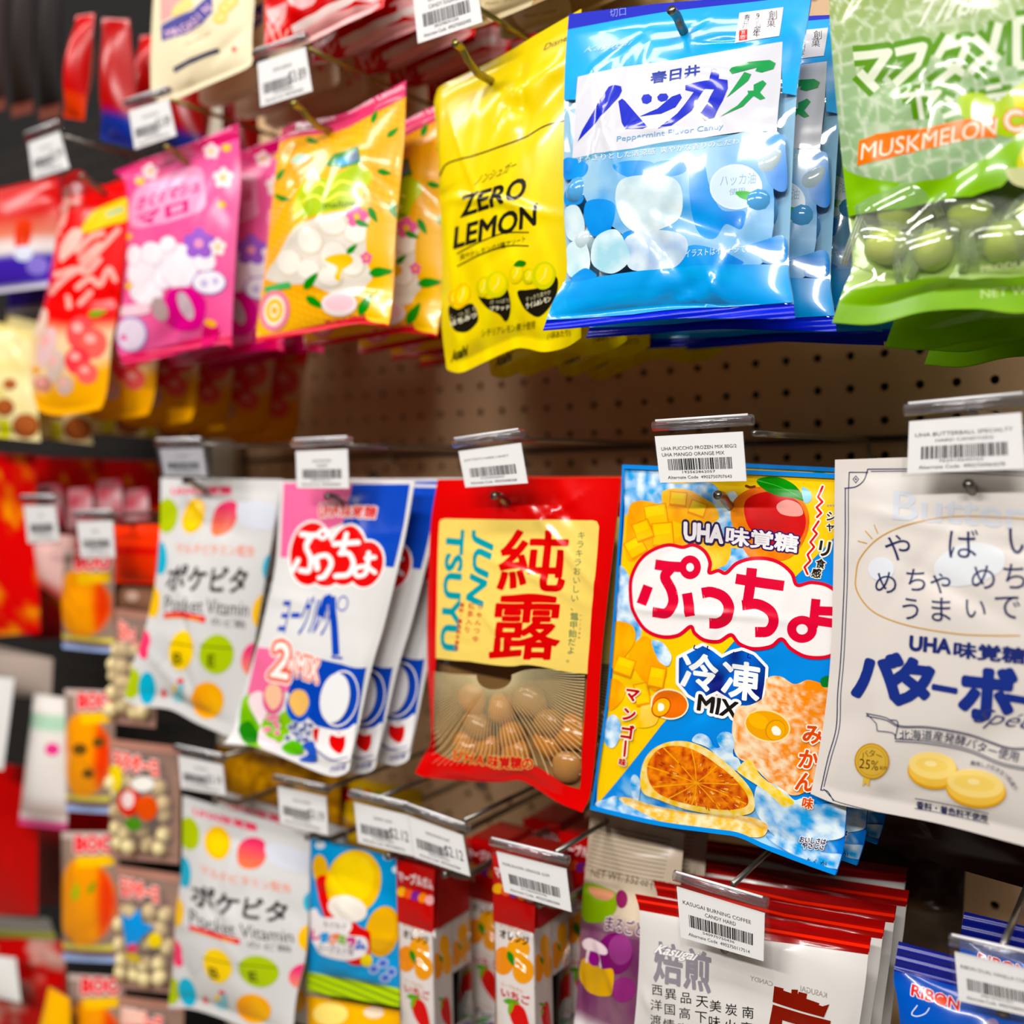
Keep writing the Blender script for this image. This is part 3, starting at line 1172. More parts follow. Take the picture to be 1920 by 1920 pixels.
    b.stroke([(1230, 540), (1400, 590), (1570, 680)], (6, 2), '#5fcf5a')
    b.shape([(1550, 590), (1610, 620), (1620, 680), (1570, 700)], '#9fd4ec', True)
    b.stroke([(1150, 580), (1180, 590), (1210, 585)], 18, '#7a3a1a')
    # vertical caption and red zigzag
    zz = [(1700, 585), (1668, 660), (1700, 695), (1658, 735), (1692, 775), (1660, 805)]
    zz2 = [(1672, 835), (1632, 895), (1660, 925), (1612, 985), (1640, 1020), (1592, 1075), (1612, 1120), (1570, 1165), (1592, 1215)]
    b.strokes([zz, zz2], 16, '#d11a1a', outline=((20, '#fff7e6'),), smooth=False)
    b.strokes([[(1740, 800), (1690, 1100), (1650, 1230)]], 30, '#fff7e6', smooth=False) if False else None
    for ch, x, y, s_ in (('シ', 1762, 800, 78), ('ャ', 1756, 872, 74), ('リ', 1715, 1030, 130), ('食', 1686, 1140, 72), ('感', 1656, 1208, 72)):
        b.char(ch, (x, y), s_, '#221510', 0.035, outline=((0.12, '#fffbe8'),), ang=10)
    b.char('シャリ', (1740, 720), 20, '#1a78c8', 0.02)
    # the white cloud with crimson rim
    cl = [(316, 1330), (330, 1220), (390, 1110), (480, 1040), (590, 1005), (690, 1022), (770, 1005), (850, 1050), (890, 1130), (885, 1205), (950, 1190), (1005, 1208), (1080, 1140), (1180, 1105), (1300, 1105), (1400, 1140), (1480, 1210), (1518, 1295), (1620, 1275), (1740, 1300), (1830, 1380), (1880, 1500), (1880, 1640), (1820, 1760), (1720, 1812), (1580, 1808), (1470, 1750), (1405, 1682), (1330, 1735), (1200, 1752), (1100, 1715), (1040, 1652), (950, 1700), (850, 1690), (780, 1640), (750, 1592), (660, 1655), (540, 1665), (420, 1610), (340, 1480)]
    b.shape(cl, '#f4f1f0', True)
    b.stroke(cl, 26, '#d4123a', closed=True)
    cr = '#d30e40'
    b.strokes([[(492, 1146), (600, 1160), (700, 1165)], [(605, 1175), (566, 1235), (612, 1330), (625, 1420), (580, 1495), (480, 1487)], [(445, 1300), (397, 1432)], [(724, 1352), (752, 1518)]], 74, cr, cap=False, n=8)
    b.ell(747, 1166, 78, 86, cr, hole=0.36)
    b.strokes([[(832, 1352), (900, 1344), (985, 1378), (1026, 1450), (1010, 1530), (950, 1568), (886, 1568)]], 76, cr, cap=False)
    b.strokes([[(1076, 1248), (1250, 1276), (1424, 1300)], [(1192, 1172), (1178, 1300), (1156, 1440)], [(1120, 1440), (1230, 1430), (1325, 1480), (1352, 1555), (1310, 1625), (1215, 1632)]], 74, cr, cap=False)
    b.strokes([[(1653, 1394), (1640, 1520), (1634, 1600)], [(1650, 1478), (1760, 1482), (1850, 1484)], [(1620, 1545), (1720, 1560), (1850, 1580)]], 66, cr, cap=False)
    b.ell(1553, 1612, 108, 98, cr, hole=0.38)
    b.text('UHA', (694, 975), (985, 1000), (700, 836), '#f4f0f4', 0.055, outline=((0.16, '#2a1a4c'), (0.13, '#2a1a4c')))
    b.text('味覚糖', (1000, 1003), (1525, 1065), (1008, 868), '#f8f6f8', 0.03, outline=((0.10, '#33145c'), (0.085, '#33145c')))
    # lower half
    b.Z(1100, 1160, 3.84)
    mango([(200, 40), (260, 20), (340, 60), (350, 160), (280, 270), (190, 360), (185, 230)], sd=14)
    mango([(350, 180), (440, 130), (560, 290), (570, 420), (500, 520), (430, 470), (360, 380), (300, 300)], sd=15)
    mango([(170, 440), (260, 470), (270, 560), (210, 640), (160, 640)], sd=16)
    mango([(400, 600), (480, 560), (520, 700), (480, 770), (370, 780), (390, 690)], '#ffe08a', '#f7c03a', 17)
    cube(275, 340, 62, 55, 20)
    cube(395, 540, 45, 70, -10)
    cube(505, 420, 52, 66, 12)
    b.shape([(470, 160), (540, 165), (590, 220), (615, 280), (590, 340), (540, 320), (510, 280)], '#fff', True, cf=ice)
    b.shape([(140, 740), (200, 690), (250, 760), (240, 860), (190, 930), (130, 880)], '#fff', True, cf=ice)
    hexa = [(668, 285), (745, 245), (838, 195), (910, 235), (975, 282), (1050, 245), (1120, 228), (1205, 262), (1290, 350), (1282, 470), (1262, 590), (1180, 620), (1110, 635), (1040, 585), (940, 520), (800, 585), (730, 545), (662, 460)]
    b.stroke(hexa, 44, '#fdfdff', smooth=False, closed=True)
    b.shape(hexa, '#1c2f9a', cf=lambda u, v: mixc('#0e1a6e', '#2a6fd6', np.clip(vnoise(u * 16, v * 12, 4) * 1.6 - 0.4, 0, 1)))
    b.char('冷', (812, 385), 275, '#ffffff', 0.028, sk=0.09, ang=3)
    b.char('凍', (1112, 445), 285, '#ffffff', 0.028, sk=0.09, ang=3)
    for x, y, a in ((790, 205, -12), (882, 212, 8), (1072, 255, -12), (1176, 268, 10)):
        b.stroke([(x - 10, y - 14), (x - 14, y + 10), (x + 4, y + 14)], 9, '#1a2a80')
    b.text('MIX', (790, 660), (1085, 722), (806, 540), '#1a1512', 0.035, outline=((0.16, '#ffffff'), (0.12, '#ffffff')))
    # orange and yellow chews, cut open
    for cx, cy, rx, ry, o, i2, ang in ((597, 615, 128, 98, '#e07412', '#b9500c', 12), (1305, 770, 158, 104, '#eda814', '#c98a0c', 14)):
        b.ell(cx, cy, rx + 10, ry + 12, '#fff3d2', ang)
        b.ell(cx, cy, rx, ry, o, ang)
        b.ell(cx - 60 if cx < 800 else cx + 52, cy + 22, rx * 0.5, ry * 0.78, i2, ang + 25)
        b.ell(cx - 60 if cx < 800 else cx + 52, cy + 22, rx * 0.43, ry * 0.68, '#f4b31e', ang + 25)
        b.shape([(cx - 80 if cx < 800 else cx + 26, cy - 4), (cx - 45 if cx < 800 else cx + 64, cy + 4), (cx - 42 if cx < 800 else cx + 88, cy + 40), (cx - 76 if cx < 800 else cx + 40, cy + 48)], '#fffdf0', True)
    # frosted mandarin
    fro = lambda u, v: mixc('#f0913a', '#fbe9c8', np.clip(fbm(u * 70, v * 80, 21) * 2.2 - 0.75 + 0.35 * np.sin(u * 9 - 4), 0, 1))
    mand = [(1300, 430), (1400, 415), (1500, 470), (1600, 440), (1720, 480), (1830, 560), (1870, 800), (1800, 1040), (1640, 1200), (1500, 1270), (1350, 1200), (1200, 1060), (1080, 980), (1050, 800), (1085, 640), (1180, 620), (1280, 560)]
    b.shape(mand, '#fff', True, cf=fro)
    b.shape([(1690, 430), (1760, 410), (1770, 480), (1700, 490)], '#147a3a', True)
    b.ell(1305, 770, 158 + 10, 104 + 12, '#fbe3ae', 14)
    b.ell(1305, 770, 158, 104, '#eda814', 14)
    b.ell(1240, 735, 80, 50, '#f6bb2a', 30)
    b.ell(1362, 800, 72, 78, '#d9960f', 34)
    b.ell(1366, 803, 64, 70, '#f2b01c', 34)
    b.shape([(1335, 790), (1365, 770), (1400, 800), (1395, 836), (1350, 832)], '#fffdf0', True)
    # ice round the fruit
    for P in ([(765, 880), (810, 825), (880, 850), (940, 930), (1050, 880), (1060, 980), (1100, 1010), (1120, 1100), (1020, 1060), (880, 930)], [(320, 1160), (350, 1120), (390, 1170), (380, 1300), (360, 1330), (325, 1240)], [(940, 870), (980, 815), (1050, 830), (1065, 930), (1000, 960)],
              [(1220, 1230), (1290, 1170), (1420, 1230), (1500, 1300), (1560, 1290), (1640, 1330), (1800, 1330), (1880, 1360), (1860, 1560), (1640, 1600), (1400, 1590), (1230, 1400)], [(70, 1340), (160, 1290), (250, 1280), (460, 1380), (620, 1440), (640, 1500), (300, 1430)],
              [(1290, 1560), (1500, 1600), (1700, 1680), (1850, 1700), (1810, 1800), (1500, 1700)]):
        b.shape(P, '#fff', True, cf=ice)
    slc = lambda c1, c2, sd, k=1.0: (lambda u, v: mixc(c1, c2, np.clip(fbm(u * 60, v * 66, sd) * 2.0 * k - 0.5, 0, 1)))
    b.shape([(1180, 1010), (1260, 1130), (1420, 1250), (1500, 1320), (1420, 1350), (1300, 1240), (1130, 1130), (1090, 1080)], '#fff', True, cf=slc('#ffd24a', '#fff0b8', 30))
    b.shape([(240, 1300), (300, 1285), (480, 1340), (800, 1400), (1150, 1420), (1300, 1480), (1280, 1560), (1180, 1570), (1000, 1530), (600, 1480), (380, 1380)], '#fff', True, cf=slc('#f8c25a', '#fff0c8', 31))
    rind = [(390, 1180), (410, 1040), (480, 940), (600, 885), (740, 885), (880, 940), (1000, 1030), (1110, 1130), (1190, 1230), (1215, 1340), (1180, 1400), (1040, 1420), (860, 1400), (680, 1360), (520, 1300), (420, 1260)]
    b.shape(rind, '#f8dc7c', True, cf=slc('#f5c944', '#fbeaae', 32))
    flesh = [(440, 1120), (460, 1010), (540, 930), (680, 915), (820, 965), (960, 1060), (1080, 1160), (1160, 1270), (1150, 1350), (1000, 1375), (820, 1350), (640, 1310), (500, 1240)]
    b.shape(flesh, '#d9681a', True, cf=slc('#b8400c', '#f5962e', 33))
    for e in ((446, 1060), (560, 930), (760, 945), (940, 1060), (1090, 1190), (1150, 1330), (960, 1370), (760, 1340), (600, 1290), (480, 1210)):
        b.stroke([(795, 1180), ((795 + e[0]) / 2 + 8, (1180 + e[1]) / 2), e], (6, 10), '#f4b04a')
    r = random.Random(4)
    for k in range(70):
        t, q = r.uniform(0, 2 * math.pi), r.uniform(0.35, 0.92)
        x, y = 795 + math.cos(t) * 345 * q, 1160 + math.sin(t) * 190 * q + math.cos(t) * 120 * q
        dx, dy = math.cos(t) * 26, math.sin(t) * 18 + math.cos(t) * 9
        b.stroke([(x, y), (x + dx, y + dy)], (4, 7), r.choice(('#f7b45c', '#f9cf86', '#9c3208', '#c2500e')), smooth=False)
    for ch, x, y, s_ in (('マ', 330, 545, 105), ('ン', 312, 685, 105), ('ゴ', 298, 815, 105), ('ー', 284, 915, 105), ('味', 266, 1030, 56)):
        if ch == 'ー':
            b.strokes([[(290, 880), (280, 985)]], 18, '#b3151c', outline=((20, '#fff6de'),), smooth=False)
        else:
            b.char(ch, (x, y), s_, '#b3151c', 0.05, outline=((0.12, '#fff6de'),), ang=8)
    for ch, x, y, s_ in (('み', 1632, 830, 150), ('か', 1600, 1010, 150), ('ん', 1580, 1170, 150), ('味', 1600, 1322, 84)):
        b.char(ch, (x, y), s_, '#d9531a', 0.035, outline=((0.10, '#fff6e6'),), ang=8)
    b.text('やさしさ', (1555, 1650), (1715, 1660), (1560, 1600), '#1c1c58', 0.05, outline=((0.14, '#ffffff'),))
    b.text('おいしさは', (1535, 1605), (1725, 1625), (1545, 1560), '#1c1c58', 0.04, outline=((0.14, '#ffffff'),))
    b.text('よんか', (1560, 1760), (1720, 1790), (1585, 1712), '#12306a', 0.0)
    b.Z(0, 0, 1)
    # rim of the sealed pouch
    b.uvshape([(0, 0), (1, 0), (1, 0.012), (0, 0.012)], '#1486d8')
    b.uvshape([(0, 0), (0.014, 0), (0.014, 1), (0, 1)], '#1486d8')
    b.uvshape([(0, 0.986), (1, 0.986), (1, 1), (0, 1)], '#1a8fe0')
    b.build()
    b.copies([(0.006, 0.026, -0.002, 0.4), (0.010, 0.054, 0.002, 0.4)],
             ['second blue and yellow frozen fruit candy bag, just behind the front one of its hook', 'rearmost blue frozen fruit candy bag, its corner showing under the white butter bag'])


def bag_jun():
    b = Bag('jun', 'candy_bag', 'red bag with cream panel, teal and red lettering and amber drops behind a clear window', 'candy bag',
            ((821, 899), (1164, 895), (778, 1449), (1092, 1524)), (-0.222, -0.222, -0.232, -0.236),
            edges={'left': [(807, 1001), (801, 1215), (808, 1340), (808, 1390), (793, 1420)], 'right': [(1152, 1017), (1130, 1215), (1120, 1373), (1108, 1484)], 'bottom': [(800, 1458), (879, 1465), (938, 1467), (970, 1463), (997, 1473), (1045, 1504)]},
            base='#d40a12', back_col='#927450', front=0.013, back=0.010, seal=(0.0, 0.0), wr=0.0018, seed=21, clear=clear_film((0.96, 0.94, 0.90), 0.06, 0.5, 26, 1.2), matl=film(0.2, 'crease', 18, 0.25, 0.004, coat=0.7), n=(44, 64), vpow=(1.0, 0.7))
    b.Z(760, 780, 2.527)
    win = [(146, 1146), (300, 1162), (520, 1185), (700, 1200), (862, 1222), (850, 1400), (835, 1600), (826, 1768), (760, 1750), (690, 1700), (625, 1660), (520, 1668), (380, 1650), (250, 1640), (140, 1590), (72, 1600), (105, 1560), (130, 1480), (138, 1300)]
    b.uvshape([(0, 0), (1, 0), (1, 1), (0, 1)], '#d3070f', holes=[win])
    b.shape([(146, 1148), (150, 900), (162, 505), (168, 492), (188, 486), (400, 490), (640, 492), (888, 494), (908, 500), (918, 522), (900, 760), (862, 1222), (700, 1200), (520, 1185), (300, 1162)], '#f5d983')
    red = '#cf1116'
    b.text('純', (430, 828), (752, 834), (462, 536), red, 0.02)
    b.text('露', (392, 1152), (724, 1158), (424, 850), red, 0.02)
    tl_ = '#109aa4'
    b.text('JUN', (318, 535), (262, 858), (424, 585), tl_, 0.035)
    b.text('TSUYU', (196, 532), (163, 1108), (282, 540), tl_, 0.035)
    b.vtext('キラキラおいしい、', (832, 565), (800, 905), 40, '#2c6a4e', 0.0)
    b.vtext('鼈甲飴だよ。', (800, 950), (782, 1150), 40, '#1f6e58', 0.012)
    b.vtext('べっこうあめ', (830, 945), (822, 1050), 12, '#444444', 0.0)
    b.vtext('じゅんつゆ', (357, 900), (333, 1055), 32, '#d23a2a', 0.005)
    b.vtext('紅茶入り', (315, 900), (295, 1012), 32, '#d23a2a', 0.01)
    b.vtext('香料・着色料不使用', (270, 895), (243, 1098), 22, '#d23a2a', 0.015)
    c0 = (420, 1235)
    r = random.Random(2)
    for k in range(74):
        t = math.radians(-6 + 192 * k / 73)
        x, y = c0[0] + math.cos(t) * 760, c0[1] + math.sin(t) * 560
        # stop at the window's edge
        f = 1.0
        if x > 850:
            f = min(f, (850 - (y - 1250) * 0.04 - c0[0]) / (x - c0[0]))
        if x < 128:
            f = min(f, (c0[0] - 128) / (c0[0] - x))
        lim = 1655 if math.cos(t) < 0.35 else 1700
        if y > lim:
            f = min(f, (lim - c0[1]) / (y - c0[1]))
        e = (c0[0] + (x - c0[0]) * f, c0[1] + (y - c0[1]) * f)
        s_ = (c0[0] + (x - c0[0]) * 0.11 * max(1.0, 1), c0[1] + (y - c0[1]) * 0.11)
        if s_[1] < 1215:
            s_ = (s_[0], 1215)
        if f > 0.15:
            b.stroke([s_, e], (2.0, 3.2), '#f0e0b4', smooth=False, cap=False, layer=1)
    b.ptext('UHA味覚糖の', [(232, 1600), (330, 1622), (450, 1640), (610, 1645)], 62, '#d4101a', 0.04, outline=((0.09, '#e8c878'),))
    b.build()
    amb = solid('#e09030', 0.12, trans=0.25, noise=0.3, scale=30, sss=0.2, name='amber_sugar')
    amb2 = solid('#c48a48', 0.15, trans=0.3, noise=0.3, scale=40, name='amber_sugar')
    r = random.Random(9)
    for k, (u, v) in enumerate(((0.3, 0.80), (0.5, 0.84), (0.72, 0.86), (0.86, 0.88), (0.36, 0.88), (0.56, 0.90), (0.74, 0.78), (0.22, 0.88), (0.44, 0.75), (0.62, 0.73), (0.86, 0.78), (0.28, 0.72))):
        b.candy('drop', u, v, (0.0125, 0.008, 0.011), amb if k % 3 else amb2, -0.002 + r.uniform(-0.002, 0.002), 0.12, k)
    b.copies([(0.001, 0.032, 0.001, 0.3), (0.001, 0.064, -0.004, 0.2)],
             ['second red and cream candy bag, tucked behind the front one', 'rearmost red and cream candy bag, deep in shadow against the pegboard'])


def bag_dark():
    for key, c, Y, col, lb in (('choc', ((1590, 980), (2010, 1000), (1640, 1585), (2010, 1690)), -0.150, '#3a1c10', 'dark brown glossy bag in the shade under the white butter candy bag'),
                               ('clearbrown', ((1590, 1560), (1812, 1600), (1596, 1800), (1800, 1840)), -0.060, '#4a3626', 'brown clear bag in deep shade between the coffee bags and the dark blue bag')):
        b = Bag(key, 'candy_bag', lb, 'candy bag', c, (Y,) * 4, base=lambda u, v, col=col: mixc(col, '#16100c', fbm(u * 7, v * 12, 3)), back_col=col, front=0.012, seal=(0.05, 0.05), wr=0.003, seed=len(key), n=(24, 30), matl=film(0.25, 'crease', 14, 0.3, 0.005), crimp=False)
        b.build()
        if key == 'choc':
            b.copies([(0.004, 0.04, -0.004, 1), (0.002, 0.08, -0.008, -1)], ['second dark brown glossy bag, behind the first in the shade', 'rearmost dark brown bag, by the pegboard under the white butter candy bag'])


bag_dark()
bag_butter()
bag_puccho()
bag_jun()


# ------------------------------------------------------------------ upper row, right half
def bag_hakka():
    b = Bag('hakka', 'candy_bag', 'front pale blue clear mint candy bag with white label panel and royal blue strokes', 'candy bag',
            ((1067, 27), (1524, -14), (1018, 620), (1491, 598)), (-0.232, -0.226, -0.256, -0.250),
            edges={'left': [(1060, 120), (1057, 250), (1057, 400), (1063, 510), (1038, 565)], 'right': [(1502, 120), (1491, 213), (1482, 400), (1479, 500), (1487, 560)], 'top': [(1250, 6)], 'bottom': [(1090, 614), (1253, 598), (1400, 598)]},
            base='#1a9be4', back_col='#a9cfe6', group='blue mint candy bags', front=0.012, back=0.010, seal=(0.06, 0.055), wr=0.0022, seed=31,
            clear=clear_film((0.93, 0.97, 1.0), 0.05, 0.6, 26, 1.4), matl=film(0.22, 'crease', 20, 0.28, 0.004, coat=0.6), seal_col=('#0a22b8', '#0c26c4'), n=(44, 60), vpow=(0.9, 0.55))
    b.Z(1020, 0, 3)
    lb = '#17a0e6'
    b.shape([(100, 170), (700, 62), (1100, 12), (1560, -60), (1520, 200), (1470, 420), (1440, 540), (1340, 520), (1335, 240), (740, 345), (400, 390), (185, 432), (180, 560), (80, 560)], lb, cf=lambda u, v: mixc('#12a0e8', '#38b6f0', fbm(u * 4, v * 30, 2)))
    b.shape([(100, 70), (700, 10), (1600, -90), (1600, -40), (1100, 20), (690, 66), (100, 172)], '#0b22b6')
    b.shape([(188, 432), (400, 386), (740, 341), (1342, 234), (1330, 480), (1308, 735), (1100, 744), (900, 775), (500, 835), (160, 892), (175, 640)], '#dcdde6')
    for p in ([(160, 892), (500, 835), (900, 775), (1308, 735), (1306, 790), (900, 850), (500, 905), (165, 935)],):
        b.shape(p, '#5a9cc0')
    # printed pale ground, clear gaps left along its rim; blue patches and pale crystals of the picture
    b.shape([(250, 905), (900, 800), (1240, 790), (1240, 1470), (700, 1500), (420, 1300), (250, 1150)], '#fff', True, cf=lambda u, v: mixc('#4c9cda', '#a6cde6', np.clip(fbm(u * 7, v * 9, 11) * 2 - 0.5, 0, 1)))
    for p in ([(110, 900), (170, 890), (250, 930), (230, 990), (150, 1010), (112, 1000)], [(390, 930), (470, 905), (600, 910), (640, 960), (520, 1000), (430, 980)], [(620, 920), (760, 900), (800, 960), (700, 990)], [(120, 1075), (180, 1060), (225, 1110), (200, 1150), (120, 1150)],
              [(820, 960), (900, 930), (930, 1040), (1000, 1180), (1130, 1190), (1110, 1290), (1020, 1260), (960, 1340), (880, 1320), (830, 1200)], [(1245, 780), (1340, 760), (1360, 850), (1366, 1060), (1290, 1060), (1240, 960)], [(440, 1320), (520, 1300), (470, 1400), (500, 1480), (440, 1440)],
              [(1130, 1390), (1240, 1350), (1350, 1330), (1360, 1470), (1240, 1480), (1210, 1430)], [(730, 1440), (830, 1380), (960, 1400), (1080, 1450), (1100, 1490), (740, 1520)], [(240, 1140), (330, 1120), (400, 1160), (370, 1300), (280, 1330), (230, 1240)]):
        b.shape(p, '#1583dc', True, cf=lambda u, v: mixc('#0f78d4', '#38a6ec', fbm(u * 10, v * 10, 6)))
    for p, c in (([(440, 1010), (600, 985), (740, 1010), (780, 1120), (740, 1240), (560, 1310), (450, 1260), (400, 1120)], '#b8d2dd'), ([(470, 1330), (640, 1290), (790, 1330), (800, 1430), (700, 1510), (500, 1520), (460, 1430)], '#a4bfe0'), ([(290, 1340), (400, 1290), (460, 1370), (480, 1470), (380, 1540), (270, 1480)], '#a9d6e4'), ([(120, 1180), (190, 1160), (230, 1260), (210, 1360), (130, 1330)], '#bcd8e4'), ([(130, 1390), (220, 1350), (260, 1450), (240, 1540), (140, 1550)], '#b5dde6')):
        b.shape(p, c, True, cf=lambda u, v, c=c: mixc(c, '#e4f2f6', np.clip(fbm(u * 16, v * 18, 9) * 1.8 - 0.5, 0, 1)))
    b.ell(1080, 1052, 148, 128, '#d9e8f2')
    b.ell(1080, 1052, 138, 119, '#cfe2f0')
    b.text('ハッカ油', (990, 1050), (1190, 1035), (995, 985), '#86aacb', 0.0)
    b.text('使用', (1040, 1100), (1130, 1092), (1043, 1062), '#86aacb', 0.0)
    b.shape([(1078, 1082), (1130, 1075), (1180, 1090), (1190, 1125), (1140, 1125), (1100, 1110)], '#3fae2c', True)
    b.shape([(1170, 1110), (1220, 1105), (1265, 1140), (1230, 1158), (1185, 1145)], '#55bb35', True)
    b.shape([(1145, 1135), (1180, 1130), (1190, 1155), (1150, 1155)], '#46a52e', True)
    # brush lettering
    bl = '#0a28bc'
    for p in ([(368, 490), (400, 482), (436, 488), (440, 512), (425, 545), (350, 640), (190, 797), (215, 735), (290, 612), (350, 515)], [(420, 572), (440, 556), (455, 566), (585, 716), (560, 728), (458, 726), (438, 690)],
              [(548, 556), (560, 534), (590, 530), (608, 546), (604, 572), (580, 586), (556, 580)], [(638, 545), (655, 528), (690, 527), (701, 545), (692, 565), (660, 573), (642, 563)], [(768, 530), (778, 552), (740, 604), (660, 640), (540, 656), (640, 612), (720, 545)],
              [(800, 486), (930, 455), (948, 396), (968, 394), (990, 410), (985, 446), (1034, 452), (1036, 498), (1010, 570), (960, 664), (905, 680), (868, 640), (890, 632), (925, 590), (962, 508), (912, 508), (832, 624), (720, 708), (645, 728), (750, 640), (850, 526), (800, 512)]):
        b.shape(p, bl)
    gr = '#0f9a58'
    for p in ([(1046, 402), (1060, 385), (1150, 350), (1270, 338), (1304, 356), (1292, 388), (1225, 410), (1190, 402), (1200, 382), (1060, 420)], [(1130, 408), (1168, 420), (1150, 455), (1030, 552), (1085, 470)], [(1180, 478), (1232, 452), (1252, 470), (1215, 520), (1245, 552), (1215, 562), (1180, 540), (1120, 600), (995, 660), (1090, 595), (1150, 528), (1145, 512), (1180, 510)]):
        b.shape(p, gr)
    b.text('春日井', (597, 474), (880, 434), (603, 408), '#1f3aa4', 0.02)
    b.text('Peppermint Flavor Candy', (408, 806), (1008, 733), (412, 768), '#7fb1da', 0.004)
    b.text('すっきりとした清涼感  爽やかな香りのこだわりの味', (185, 920), (1235, 795), (185, 885), '#e8f4fa', 0.004)
    b.text('Kasugai', (218, 308), (495, 262), (236, 266), '#a8dcf6', 0.01, shear=0.35)
    b.text('切口', (372, 100), (462, 88), (372, 55), '#8f9fe8', 0.0)
    b.text('イラストはイメージです', (795, 1448), (1170, 1418), (797, 1408), '#e6f2fa', 0.004)
    b.shape([(1100, 74), (1348, 42), (1324, 204), (1072, 240)], '#ece9ee')
    b.vtext('創菓', (1290, 85), (1278, 130), 52, '#1c1a20', 0.01)
    b.vtext('90有余年', (1215, 90), (1195, 190), 42, '#1c1a20', 0.005)
    b.vtext('春日井製', (1145, 100), (1128, 165), 36, '#2a2228', 0.01)
    b.shape([(1100, 172), (1146, 166), (1142, 222), (1094, 228)], '#d43a32')
    b.vtext('井印', (1122, 184), (1117, 210), 26, '#ece9ee', 0.0)
    b.shape([(60, 1590), (285, 1562), (500, 1530), (700, 1508), (1000, 1490), (1500, 1478), (1500, 1690), (1000, 1730), (500, 1770), (-40, 1800)], '#139ce6', cf=lambda u, v: mixc('#0f8fdc', '#1fb0f0', fbm(u * 5, v * 30, 4)))
    b.shape([(160, 1560), (230, 1510), (285, 1535), (290, 1562), (170, 1590)], '#1690de', True)
    b.build()
    crys = solid('#d4e8f0', 0.1, trans=0.1, sss=0.3, noise=0.1, scale=60, name='mint_crystal')
    crys2 = solid('#58aeea', 0.1, trans=0.1, sss=0.3, noise=0.15, scale=60, name='mint_crystal')
    for k, (u, v) in enumerate(((0.10, 0.56), (0.12, 0.72), (0.26, 0.78), (0.30, 0.62), (0.46, 0.78), (0.50, 0.60), (0.64, 0.74), (0.68, 0.55), (0.80, 0.78), (0.86, 0.66), (0.88, 0.5))):
        b.candy('mint_crystal', u, v, (0.0125, 0.0075, 0.0115), crys if k % 3 else crys2, -0.0015, 0.16, 40 + k)
    b.copies([(0.016, 0.030, -0.004, 0.8), (0.030, 0.062, 0.002, -1.2), (0.026, 0.094, -0.006, 1.0), (0.034, 0.128, -0.003, 0)],
             ['second blue mint candy bag, between the front one and the green melon candy bag', 'third blue mint candy bag, mostly hidden behind the melon candy bag', 'fourth blue mint candy bag, only its royal blue bottom seal showing', 'rearmost blue mint candy bag, close to the pegboard in shadow'])


